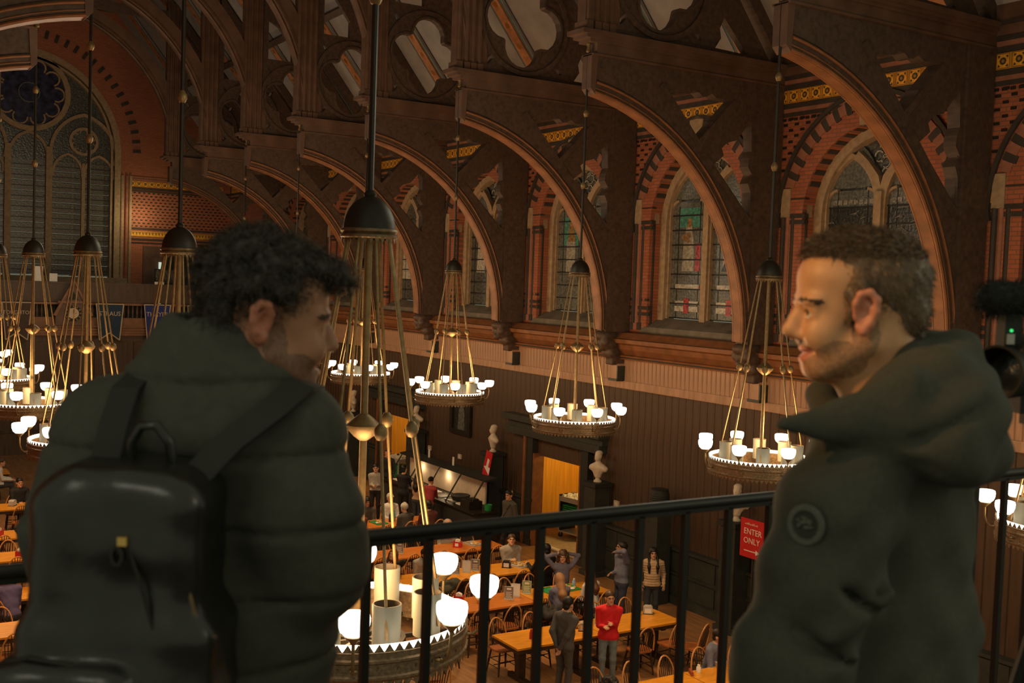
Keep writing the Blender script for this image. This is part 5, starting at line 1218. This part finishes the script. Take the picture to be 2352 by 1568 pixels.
person('person in dark navy seen from behind at the third left-hand row', 21.95, -3.75, 0, 'sit', 1.72, top='c_navy', hair='short', haircol='h_black', lean=16, bulk=1.15)
# ================================================================== GALLERY RAILING
t = thing('gallery_railing', 'black iron balustrade with square bars across the near gallery edge', 'railing', (2.2, 0, 5.33))
b = MB(); b.tube([(0, 1.6, 1.104), (0, -16.2, 1.104)], .0145, 10); b.box((-.009, -16.2, 1.082), (.009, 1.6, 1.094)); b.build('handrail', 'iron', t, 40)
b = MB(); b.box((-.012, -16.2, .10), (.012, 1.6, .13)); b.build('bottom_rail', 'iron', t)
b = MB(); b.box((-.009, -.009, 0), (.009, .009, 1.088)); bal_me = b.mesh('baluster', 'iron')
for i in range(-16, 92): inst('baluster', bal_me, t, (0, -1.0155-.1525*i, 0))
# ================================================================== THE TWO MEN AND THE CAMERA AT THE RAILING
# local frame: x to the right, y away from the camera, z up; turned so that it stands on the gallery floor
GROT = math.atan2(-math.cos(YAW), math.sin(YAW))
MT['skin_fg'] = M('skin_warm', (.56, .285, .14), .48, var=.10, scale=30, bump=.03)
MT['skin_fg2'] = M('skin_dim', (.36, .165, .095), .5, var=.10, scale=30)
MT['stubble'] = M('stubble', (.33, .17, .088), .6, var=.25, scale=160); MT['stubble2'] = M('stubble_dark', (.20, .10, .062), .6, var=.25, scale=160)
MT['lip_fg'] = M('lips', (.50, .17, .11), .45, var=.05); MT['eyeball'] = M('eyeball', (.70, .62, .52), .2, var=0); MT['iris'] = M('iris', (.03, .018, .01), .45, var=0)
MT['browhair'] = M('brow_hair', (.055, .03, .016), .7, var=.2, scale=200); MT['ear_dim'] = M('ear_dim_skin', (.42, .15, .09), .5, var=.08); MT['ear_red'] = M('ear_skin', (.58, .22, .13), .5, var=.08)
MT['hair_fg'] = M('short_brown_hair', (.12, .070, .036), .45, var=.35, scale=90, stretch=(1, 1, .3)); MT['hair_curl'] = M('dark_curly_hair', (.030, .022, .015), .5, var=.35, scale=60)
MT['parka'] = M('dark_parka_cloth', (.050, .050, .037), .85, var=.12, scale=120, bump=.05); MT['puffer'] = M('black_puffer_cloth', (.055, .054, .042), .8, var=.12, scale=60)
MT['leather'] = M('black_leather', (.013, .0125, .009), .30, var=.2, scale=30, bump=.06, spec=.6); MT['strap'] = M('black_webbing', (.024, .024, .019), .8, var=.1)
MT['gold_zip'] = M('gold_zip', (.60, .38, .12), .35, .9, var=.1); MT['patch_l'] = M('patch_thread_light', (.095, .095, .078), .85, var=.2, scale=200); MT['patch_d'] = M('patch_thread_dark', (.030, .031, .026), .85, var=.1)
MT['fuzz'] = M('mic_fur', (.016, .016, .014), .95, var=.3, scale=200); MT['led_g'] = M('green_led', (.05, .8, .2), .4, var=0, emit=1.2)
MT['denim'] = M('dark_denim', (.03, .033, .038), .85, var=.1)
def make_head(g, C, yaw, pitch, mats, ear=(.022, .86)):
    """mats: skin, ear, lip, white, iris, brow, stubble indices. a forward, b to the figure's left, c up"""
    R = np.array(Matrix.Rotation(math.radians(yaw), 3, 'Z') @ Matrix.Rotation(math.radians(pitch), 3, 'Y'))
    C = np.array(C, float); W = lambda p: C+R @ np.array(p, float)
    sk, er, lp, wh, ir, br, st = mats
    def E(c, r, m=sk, k=.02, sub=False): g.ell(W(c), r, m, k, R, sub)
    E((-.012, 0, .034), (.096, .073, .082)); E((.050, 0, .045), (.050, .060, .046), k=.03); E((.050, 0, -.020), (.050, .057, .056), k=.03)
    E((.042, 0, -.076), (.046, .045, .036), k=.03); E((.078, 0, -.098), (.018, .022, .018), k=.022)
    for s in (-1, 1):
        g.cap(W((.008, s*.054, -.062)), W((.068, s*.022, -.100)), .018, .016, sk, .03)
        E((.074, s*.034, -.046), (.026, .021, .024), k=.022); E((.086, s*.026, .010), (.016, .026, .009), k=.018)
        E((.1035, s*.031, -.0105), (.016, .019, .0115), k=.010, sub=True)
        E((.0835, s*.031, -.0095), (.0125, .0125, .0125), wh, .004)
        g.line([W((.0935, s*.016, -.004)), W((.0965, s*.030, -.0005)), W((.086, s*.045, -.006))], .0036, sk, .004)
        g.line([W((.092, s*.017, -.016)), W((.0935, s*.030, -.0185)), W((.085, s*.044, -.014))], .0032, sk, .005)
        g.dot(W((.096, s*.031, -.0085)), .0062, ir)
        for q in range(5): g.dot(W((.101-.004*abs(q-1)-.0012*q, s*(.014+.010*q), .012+.0015*q-.0012*q*q*.5)), np.array((.009, .012, .0042)), br)
        E((.101, s*.0115, -.045), (.0105, .0085, .0085), k=.008); E((.104, s*.006, -.0525), (.006, .004, .005), k=.004, sub=True)
        eo, es = ear; EP = lambda q: (q[0]*es+eo, q[1], -.012+(q[2]+.012)*es)
        E(EP((-.006, s*.0765, -.012)), (.021*es, .0085, .034*es), er, .008)
        pts = [(.013, .078, -.018), (.014, .084, .008), (.006, .088, .024), (-.010, .090, .027), (-.022, .091, .013), (-.021, .089, -.008), (-.010, .085, -.030), (.000, .080, -.043), (.009, .077, -.036)]
        g.line([W(EP((p[0], s*p[1], p[2]))) for p in pts], [.005, .0055, .006, .0062, .006, .0055, .0065, .0075, .005], er, .005)
        g.line([W(EP((-.002, s*.084, .012))), W(EP((-.011, s*.085, -.004))), W(EP((-.004, s*.084, -.022)))], .0040, er, .005)
        E(EP((.001, s*.090, -.010)), (.009, .010, .013), k=.005, sub=True)
        for c_, r_ in (((.050, s*.050, -.085), (.042, .030, .032)), ((.012, s*.062, -.045), (.016, .022, .040)), ((.075, s*.026, -.098), (.03, .026, .022)), ((.094, s*.016, -.058), (.016, .016, .006))): g.dot(W(c_), np.array((max(r_[0], r_[1]), max(r_[0], r_[1]), r_[2])), st)
    g.line([W((.094, 0, .000)), W((.1055, 0, -.018)), W((.1145, 0, -.033))], [.0085, .0095, .011], sk, .014); E((.1155, 0, -.0370), (.0115, .0125, .0100), k=.010)
    E((.0905, 0, -.0655), (.0115, .024, .0085), lp, .006); E((.0905, 0, -.0835), (.0125, .021, .0085), lp, .006); E((.103, 0, -.0745), (.014, .026, .0020), k=.004, sub=True)
    for s in (-1, 1): E((.088, s*.029, -.070), (.008, .005, .006), k=.008, sub=True)
    return W, R
def strands(me, name, mat, parent, n, length, flow, width=.0011, seed=1, keep=None, curl=0.):
    """thin hair ribbons rooted on a surface"""
    rnd = np.random.default_rng(seed); V = np.array([v.co for v in me.vertices]); N = np.array([v.normal for v in me.vertices])
    if keep is not None:
        s = keep(V); V, N = V[s], N[s]
    i = rnd.integers(0, len(V), n); p = V[i]+rnd.normal(0, .0015, (n, 3)); nn = N[i]; fl = flow(p, nn)
    d = nn*.35+fl+rnd.normal(0, .22, (n, 3)); d /= np.linalg.norm(d, axis=1)[:, None]; L = length*rnd.uniform(.6, 1.3, n)
    side = np.cross(d, nn+rnd.normal(0, .3, (n, 3))); side /= np.linalg.norm(side, axis=1)[:, None]+1e-9
    K = 3 if not curl else 6; rows = []
    ph = rnd.uniform(0, 2*PI, n); up = np.cross(side, d)
    for k in range(K+1):
        f = k/K; c = p+d*(L*f)[:, None]-np.array((0, 0, 1))*(.25*L*f*f)[:, None]
        if curl: c = c+(side*np.cos(ph+f*7)[:, None]+up*np.sin(ph+f*7)[:, None])*curl*f**.5
        w_ = width*(1-.8*f); rows.append(c-side*w_); rows.append(c+side*w_)
    A = np.stack(rows, 1).reshape(-1, 3); q = 2*(K+1); base = np.arange(n)*q
    Fq = np.concatenate([np.stack([base+2*k, base+2*k+1, base+2*k+3, base+2*k+2], 1) for k in range(K)])
    m = bpy.data.meshes.new(name); m.from_pydata(A.tolist(), [], Fq.tolist()); m.materials.append(MT[mat]); m.update()
    o = inst(name, m, parent); o['kind'] = 'stuff'; return o
# ---------------------------------------------------------------- right man
rm = thing('person', 'smiling short-haired man in a dark parka at the right, in profile', 'person', (0, 0, 5.33), GROT)
Z0 = 5.33
g = Sdf(.0034); HC = (.565, 1.80, 6.985-Z0)
W, R = make_head(g, HC, 180, 4, (0, 1, 2, 3, 4, 5, 6))
g.cap(W((-.022, 0, -.050)), W((-.062, 0, -.17)), .058, .066, 0, .03); g.cap(W((.02, 0, -.085)), W((-.02, 0, -.16)), .035, .05, 0, .03)
g.ecap(W((-.07, 0, -.16)), W((-.08, 0, -.22)), .075, .09, .075, .09, m=0, k=.03)
inst('head', g.mesh('head', ['skin_fg', 'ear_red', 'lip_fg', 'eyeball', 'iris', 'browhair', 'stubble']), rm)
g = Sdf(.005); E = lambda c, r, k=.02, sub=False: g.ell(W(c), r, 0, k, R, sub)
E((-.016, 0, .040), (.099, .0765, .0825)); E((-.066, 0, -.015), (.040, .060, .048)); E((.025, 0, .083), (.058, .050, .030), .03)
for s in (-1, 1): E((.046, s*.064, -.002), (.012, .010, .034), .01)
g.ell(W((.158, 0, -.022)), (.128, .25, .098), 0, .012, R, True)
for s in (-1, 1): g.ell(W((.075, s*.08, .045)), (.035, .04, .032), 0, .008, R, True)
for s in (-1, 1): g.ell(W((.018, s*.085, -.022)), (.022, .03, .032), 0, .006, R, True)
for s in (-1, 1): g.cap(W((.020, s*.072, .035)), W((.040, s*.0655, -.020)), .014, .006, 0, .012)
def hd(X, Y, Z, I): return .0022*np.sin(X*210+Z*60)*np.sin(Z*170+Y*60)
hm = g.mesh('hair', ['hair_fg'], hd); ho = inst('hair', hm, rm)
Fwd = R @ np.array((1, 0, 0)); Upv = np.array((0, 0, 1.))
top_sel = lambda V: (V[:, 2] > W((0, 0, .075))[2])
strands(hm, 'hair_strands', 'hair_fg', ho, 4200, .017, lambda p, n: Fwd*.55+Upv*.05, seed=3, keep=top_sel)
strands(hm, 'hair_strands', 'hair_fg', ho, 4200, .007, lambda p, n: -Fwd*.35-Upv*.6, .0009, 4, keep=lambda V: ~top_sel(V))
# parka
g = Sdf(.0072); z = lambda q: q-Z0
wd = (.70, .70, 0)
g.ecap((.625, 1.86, z(5.95)), (.63, 1.86, z(6.42)), .215, .200, .165, .155, wd, 0, .05); g.ecap((.63, 1.86, z(6.42)), (.645, 1.86, z(6.71)), .200, .175, .155, .130, wd, 0, .05)
g.cap((.575, 1.74, z(6.745)), (.70, 1.96, z(6.765)), .078, .08, 0, .05)
g.line([(.545, 1.71, z(6.73)), (.508, 1.685, z(6.67)), (.486, 1.67, z(6.57)), (.440, 1.66, z(6.43))], [.080, .086, .088, .085], 0, .035)
g.line([(.440, 1.66, z(6.43)), (.442, 1.71, z(6.28)), (.49, 1.78, z(6.12))], [.085, .080, .060], 0, .03)
g.line([(.74, 2.00, z(6.72)), (.75, 2.08, z(6.5)), (.74, 2.17, z(6.38))], [.085, .08, .05], 0, .03)
for c, m_ in ((-.015, 0), (.03, 0), (-.06, 0)): g.cap((.455+c*.4, 1.575-.02*abs(c), z(6.47+c)), (.535+c, 1.60, z(6.50+c*2.2)), .016, .008, 0, .02)

# hood lying on the shoulders and standing collar
for pts, rs in (([(.45, 1.655, z(6.795)), (.51, 1.655, z(6.805)), (.585, 1.655, z(6.825)), (.665, 1.70, z(6.872)), (.705, 1.78, z(6.895)), (.69, 1.90, z(6.89))], [.006, .026, .042, .052, .055, .055]),
                ([(.53, 1.68, z(6.80)), (.61, 1.66, z(6.80)), (.70, 1.70, z(6.83)), (.735, 1.80, z(6.85))], [.020, .050, .062, .060]),
                ([(.575, 1.66, z(6.80)), (.66, 1.655, z(6.775)), (.725, 1.72, z(6.77))], [.030, .055, .060]),
                ([(.66, 1.66, z(6.80)), (.700, 1.66, z(6.745))], [.055, .020]),
                ([(.515, 1.72, z(6.815)), (.565, 1.70, z(6.850)), (.63, 1.73, z(6.895)), (.67, 1.80, z(6.92)), (.66, 1.90, z(6.90))], [.018, .022, .028, .028, .03]),
                ([(.535, 1.74, z(6.775)), (.535, 1.85, z(6.775)), (.55, 1.93, z(6.83)), (.62, 1.95, z(6.86))], [.026, .024, .026, .03])):
    g.line(pts, rs, 0, .013)
g.ecap((.60, 1.655, z(6.822)), (.405, 1.635, z(6.803)), .078, .007, .034, .008, (.20, 0, 1), 0, .008); g.ecap((.55, 1.70, z(6.80)), (.425, 1.66, z(6.802)), .03, .009, .030, .008, (.22, 0, 1), 0, .008)
g.ell((.668, 1.665, z(6.800)), (.080, .060, .080), 0, .012)
for a_, b_, w_, d_ in (((.50, 1.60, z(6.775)), (.60, 1.590, z(6.787)), .024, .004), ((.60, 1.590, z(6.787)), (.71, 1.605, z(6.850)), .024, .004), ((.53, 1.585, z(6.775)), (.62, 1.57, z(6.745)), .024, .004), ((.62, 1.57, z(6.745)), (.69, 1.585, z(6.715)), .031, .004),
                       ((.585, 1.60, z(6.66)), (.545, 1.60, z(6.55)), .018, .004), ((.60, 1.62, z(6.60)), (.56, 1.61, z(6.48)), .018, .004), ((.66, 1.64, z(6.66)), (.60, 1.63, z(6.50)), .018, .004), ((.44, 1.57, z(6.50)), (.52, 1.60, z(6.455)), .018, .004), ((.49, 1.575, z(6.575)), (.555, 1.60, z(6.53)), .025, .003)):
    g.ecap(a_, b_, w_, w_*.8, d_, d_*.7, (0, 1, 0), 0, .020, True)
def wr(X, Y, Z, I):
    return (.0045*np.sin((Z*42+X*34+Y*10))*np.sin(X*17-Z*9+Y*13)+.003*np.sin(Z*75-X*55)*np.sin(Y*22+Z*8))
inst('parka', g.mesh('parka', ['parka'], wr, relax=2), rm)
g = Sdf(.016)
for s in (-1, 1): g.line([(.615-s*.07, 1.86-s*.07, z(6.05)), (.60-s*.075, 1.86-s*.075, .48), (.61-s*.08, 1.86-s*.08, .09)], [.10, .075, .06], 0, .04)
g.ell((.615, 1.86, z(6.05)), (.17, .16, .12), 0, .05)
for s in (-1, 1): g.cap((.64-s*.08, 1.82-s*.08, .045), (.50-s*.08, 1.97-s*.08, .04), .045, .042, 1, .02)
for q in (((.485, 1.79, z(6.08)), (.1, .2, -1)), ((.74, 2.20, z(6.34)), (-.05, .5, -.8))): hand(g, q[0], q[1], (0, 0, 1), 1.0, 2, .6, 1)
inst('legs', g.mesh('legs', ['denim', 'c_shoe', 'skin_fg']), rm)
# round sleeve patch
pt = bpy.data.objects.new('sleeve_patch', None); link(pt, rm); pt.location = (.4405, 1.607, z(6.662)); pt.scale = (.92, .92, .92); pt.rotation_euler = Vector((-.68, -.72, .06)).to_track_quat('Z', 'Y').to_euler()
b = MB(); b.lathe([(.0, .001), (.031, .001), (.033, -.02)], 32, mat=0); b.build('disc', 'patch_d', pt)
b = MB(); b.lathe([(.0225, .001), (.0235, .004), (.031, .004), (.033, .0)], 32); b.build('ring', 'patch_l', pt)
b = MB()
for x0, y0, w_, h_, a in ((-.004, .004, .012, .006, .3), (.007, .006, .008, .008, -.4), (-.010, -.001, .007, .005, .9), (.003, -.003, .009, .005, .1), (.011, -.002, .005, .004, .5), (-.002, .011, .010, .004, -.1), (-.012, .007, .005, .004, .2)):
    b.plate([(x0+(u*w_*math.cos(a)-v*h_*math.sin(a))*.6, y0+(u*w_*math.sin(a)+v*h_*math.cos(a))*.6) for u, v in ((-1, -.6), (0, -1), (1, -.5), (.8, .6), (0, 1), (-.9, .5))], [], lambda p, q: (p, q, .002), (0, 0, .0025))
b.build('emblem', 'patch_l', pt)
# ---------------------------------------------------------------- left man
lm = thing('person', 'curly-haired man in a black puffer jacket at the left, seen from behind', 'person', (0, 0, 5.33), GROT)
g = Sdf(.0036); HL = (-.405, 1.80, 6.935-Z0)
W, R = make_head(g, HL, 22, 6, (0, 1, 2, 3, 4, 5, 6), (-.014, .80))
g.cap(W((-.022, 0, -.050)), W((-.058, 0, -.15)), .060, .066, 0, .03); g.cap(W((.02, 0, -.085)), W((-.02, 0, -.14)), .035, .05, 0, .03)
inst('head', g.mesh('head', ['skin_fg2', 'ear_dim', 'lip_fg', 'iris', 'iris', 'browhair', 'stubble2']), lm)
g = Sdf(.006); rnd = random.Random(5)
g.ell(W((-.018, 0, .046)), (.094, .076, .072), 0, .02, R); g.ell(W((-.068, 0, -.005)), (.036, .060, .050), 0, .02, R); g.ell(W((.045, 0, .082)), (.060, .058, .036), 0, .03, R)
for i in range(150):
    a, e = rnd.uniform(0, 2*PI), rnd.uniform(-.25, 1.5)
    c = (math.cos(a)*math.cos(e)*.092-.014, math.sin(a)*math.cos(e)*.074, math.sin(e)*.072+.050)
    if c[0] > .045 and c[2] < .082: continue
    if abs(c[1]) > .05 and -.03 < c[0] and c[2] < .035: continue
    g.ell(W(c), rnd.uniform(.011, .019), 0, .008)
for i in range(26):
    c = (rnd.uniform(.06, .118), rnd.uniform(-.05, .06), rnd.uniform(.070, .100)); g.ell(W(c), rnd.uniform(.010, .017), 0, .008)
g.ell(W((.165, 0, -.030)), (.118, .25, .090), 0, .010, R, True)
for s in (-1, 1): g.ell(W((-.002, s*.09, -.024)), (.026, .04, .040), 0, .006, R, True)
hm = g.mesh('hair', ['hair_curl'], lambda X, Y, Z, I: .003*np.sin(X*160+Z*50)*np.sin(Z*140+Y*120)); ho = inst('hair', hm, lm)
strands(hm, 'hair_strands', 'hair_curl', ho, 6500, .017, lambda p, n: n*.8, .0010, 8, curl=.005)
# puffer jacket
g = Sdf(.0075)
g.ecap((-.50, 1.86, z(5.98)), (-.50, 1.85, z(6.42)), .205, .205, .155, .155, (1, -.05, 0), 0, .05); g.ecap((-.50, 1.85, z(6.42)), (-.50, 1.83, z(6.72)), .205, .200, .155, .140, (1, -.05, 0), 0, .06)
g.cap((-.63, 1.81, z(6.735)), (-.375, 1.80, z(6.745)), .085, .085, 0, .06); g.ecap((-.49, 1.80, z(6.74)), (-.475, 1.81, z(6.84)), .17, .12, .12, .105, m=0, k=.05)
g.ecap((-.465, 1.815, z(6.80)), (-.472, 1.815, z(6.872)), .118, .106, .105, .100, (.96, 0, .28), m=0, k=.03)
g.line([(-.365, 1.79, z(6.735)), (-.335, 1.77, z(6.62)), (-.318, 1.79, z(6.53))], [.090, .092, .088], 0, .035)
g.line([(-.318, 1.79, z(6.53)), (-.33, 2.0, z(6.50)), (-.36, 2.20, z(6.475))], [.088, .075, .055], 0, .03)
g.line([(-.655, 1.79, z(6.715)), (-.680, 1.77, z(6.58)), (-.675, 1.78, z(6.40))], [.088, .086, .082], 0, .035)
g.line([(-.675, 1.78, z(6.40)), (-.62, 2.0, z(6.38)), (-.55, 2.18, z(6.47))], [.082, .07, .055], 0, .03)
g.ecap((-.470, 1.815, z(6.865)), (-.465, 1.815, z(6.97)), .090, .088, .084, .082, (.96, 0, .28), m=0, k=.008, sub=True)
def pf(X, Y, Z, I):
    s_ = np.abs(np.sin((Z-.05*np.abs(X+.5))*PI/.115)); return .010*np.exp(-(s_/.16)**2)-.004+.004*np.sin(X*40+Z*18)*np.sin(Z*33-X*21+Y*15)
inst('puffer_jacket', g.mesh('puffer_jacket', ['puffer'], pf, relax=2), lm)
g = Sdf(.016)
for s in (-1, 1):
    g.line([(-.50+s*.09, 1.86, z(6.08)), (-.50+s*.095, 1.87, .48), (-.50+s*.10, 1.86, .09)], [.105, .075, .06], 0, .04); g.cap((-.50+s*.10, 1.82, .045), (-.50+s*.11, 2.0, .04), .045, .042, 1, .02)
g.ell((-.50, 1.86, z(6.06)), (.19, .145, .12), 0, .05)
for q in (((-.36, 2.235, z(6.475)), (-.1, 1, -.12)), ((-.55, 2.215, z(6.47)), (.1, 1, -.1))): hand(g, q[0], q[1], (0, 0, 1), 1.0, 2, .6, 1)
inst('legs', g.mesh('legs', ['denim', 'c_shoe', 'skin_fg2']), lm)
# ---------------------------------------------------------------- backpack
bp_ = thing('backpack', 'black leather backpack with gold zip worn by the curly-haired man', 'backpack', (0, 0, 5.33), GROT)
g = Sdf(.0062)
g.box((-.548, 1.605, z(6.52)), (.088, .055, .145), .035, 0, .02); g.box((-.545, 1.60, z(6.655)), (.055, .045, .035), .03, 0, .05); g.box((-.545, 1.60, z(6.36)), (.105, .058, .12), .035, 0, .03)
g.box((-.61, 1.545, z(6.35)), (.075, .045, .075), .030, 0, .012)
g.ell((-.600, 1.562, z(6.595)), (.040, .022, .085), 0, .02, rotm('Y', 24)); g.ell((-.490, 1.562, z(6.640)), (.028, .020, .060), 0, .02, rotm('Y', -28))
inst('pack_body', g.mesh('pack_body', ['leather'], lambda X, Y, Z, I: .003*np.sin(X*45+Z*30)*np.sin(Z*38-X*22)), bp_)
tb = lambda pts, r: (lambda b: (b.tube(pts, r, 7), b)[1])(MB())
tb([(-.600, 1.545, z(6.690)), (-.560, 1.535, z(6.700)), (-.505, 1.532, z(6.695)), (-.470, 1.53, z(6.665)), (-.452, 1.525, z(6.60)), (-.432, 1.53, z(6.52)), (-.425, 1.53, z(6.45))], .004).build('piping', 'brass_dull', bp_, 60)
tb([(-.562, 1.530, z(6.664)), (-.543, 1.522, z(6.648)), (-.527, 1.510, z(6.630))], .0055).build('zip_track', 'gold_zip', bp_, 60)
tb([(-.520, 1.508, z(6.622)), (-.505, 1.507, z(6.58)), (-.490, 1.507, z(6.53)), (-.475, 1.508, z(6.48))], .0028).build('zip_track', 'bronze', bp_, 60)
b = MB(); b.box((-.531, 1.497, z(6.622)), (-.518, 1.508, z(6.634))); zs = b.build('zip_slider', 'gold_zip', bp_)
b = MB(); b.sweep([(-.532+.0075*math.cos(a), 1.500, z(6.608)+.013*math.sin(a)) for a in [2*PI*i/12 for i in range(12)]], [(-.002, -.0022), (.002, -.0022), (.002, .0022), (-.002, .0022)], (0, 1, 0), closed=True); b.build('zip_pull', 'bronze', zs)
tb([(-.690, 1.505, z(6.45)), (-.650, 1.496, z(6.462)), (-.590, 1.494, z(6.455)), (-.545, 1.500, z(6.435)), (-.528, 1.515, z(6.40))], .004).build('pocket_piping', 'bronze', bp_, 60)
tb([(-.546, 1.600, z(6.715)), (-.545, 1.59, z(6.752)), (-.530, 1.585, z(6.776)), (-.508, 1.585, z(6.778)), (-.490, 1.59, z(6.752)), (-.487, 1.600, z(6.712))], .0075).build('carry_handle', 'leather', bp_, 60)
for pts in ([(-.59, 1.60, z(6.70)), (-.588, 1.64, z(6.77)), (-.590, 1.69, z(6.815)), (-.59, 1.78, z(6.838)), (-.59, 1.88, z(6.81))], [(-.465, 1.60, z(6.69)), (-.42, 1.640, z(6.745)), (-.36, 1.675, z(6.795)), (-.33, 1.74, z(6.828)), (-.33, 1.84, z(6.82))]):
    b = MB(); b.sweep(pts, [(-.022, -.005), (.022, -.005), (.022, .005), (-.022, .005)], (1, -.1, -.35 if pts[0][0] > -.5 else 0)); b.build('shoulder_strap', 'strap', bp_)
# ---------------------------------------------------------------- video camera
vc = thing('video_camera', 'black video camera with a furry microphone at the right edge', 'camera', (0, 0, 5.33), GROT)
g = Sdf(.006); g.cap((.955, 2.2, z(7.004)), (1.13, 2.24, z(7.008)), .034, .034, 0, .02); mm = g.mesh('fur_windshield', ['fuzz'], lambda X, Y, Z, I: .003*np.sin(X*180)*np.sin(Z*190+Y*120)); mo = inst('fur_windshield', mm, vc)
strands(mm, 'fur', 'fuzz', mo, 2200, .012, lambda p, n: n*.6, .0009, 11)
b = MB(); b.box((1.0, 2.16, z(6.78)), (1.20, 2.27, z(6.915))); b.box((1.02, 2.17, z(6.915)), (1.18, 2.25, z(6.935))); b.build('camera_body', 'black', vc)
b = MB(); pr = [(.0, 0), (.036, 0), (.040, .01), (.040, .05), (.046, .055), (.052, .12), (.054, .125), (.049, .125), (.044, .07), (.03, .065), (.0, .06)]; b.lathe(pr, 24); o = b.build('lens_barrel', 'bronze', vc, 40); o.location = (1.035, 2.20, z(6.855)); o.rotation_euler = Vector((-.80, -.58, .05)).to_track_quat('Z', 'Y').to_euler()
b = MB(); b.lathe([(.0, .072), (.043, .066)], 20); q_ = b.build('front_glass', 'g_dark', o)
b = MB(); b.box((.975, 2.19, z(6.90)), (1.01, 2.23, z(6.975))); b.build('mic_mount', 'black', vc); b = MB(); b.box((.978, 2.183, z(6.915)), (.992, 2.19, z(6.935))); b.build('mount_glint', 'steel', vc); b = MB(); b.lathe([(.0, 0), (.0028, 0), (.0028, .003), (0, .003)], 8); o = b.build('tally_light', 'led_g', vc); o.location = (.985, 2.185, z(6.942)); o.rotation_euler = (PI/2, 0, 0)  # the small pale steel block by the mount is a painted-in glint
b = MB(); b.tube([(1.10, 2.22, z(6.78)), (1.10, 2.22, z(6.30))], .02, 8); b.box((1.05, 2.17, z(6.75)), (1.15, 2.27, z(6.78))); b.build('tripod_column', 'black', vc)
for a in (.4, 2.5, 4.6): b = MB(); b.tube([(1.10, 2.22, z(6.40)), (1.10+.30*math.cos(a), 2.22+.30*math.sin(a)*.4, .0)], .014, 6); b.build('tripod_leg', 'black', vc)
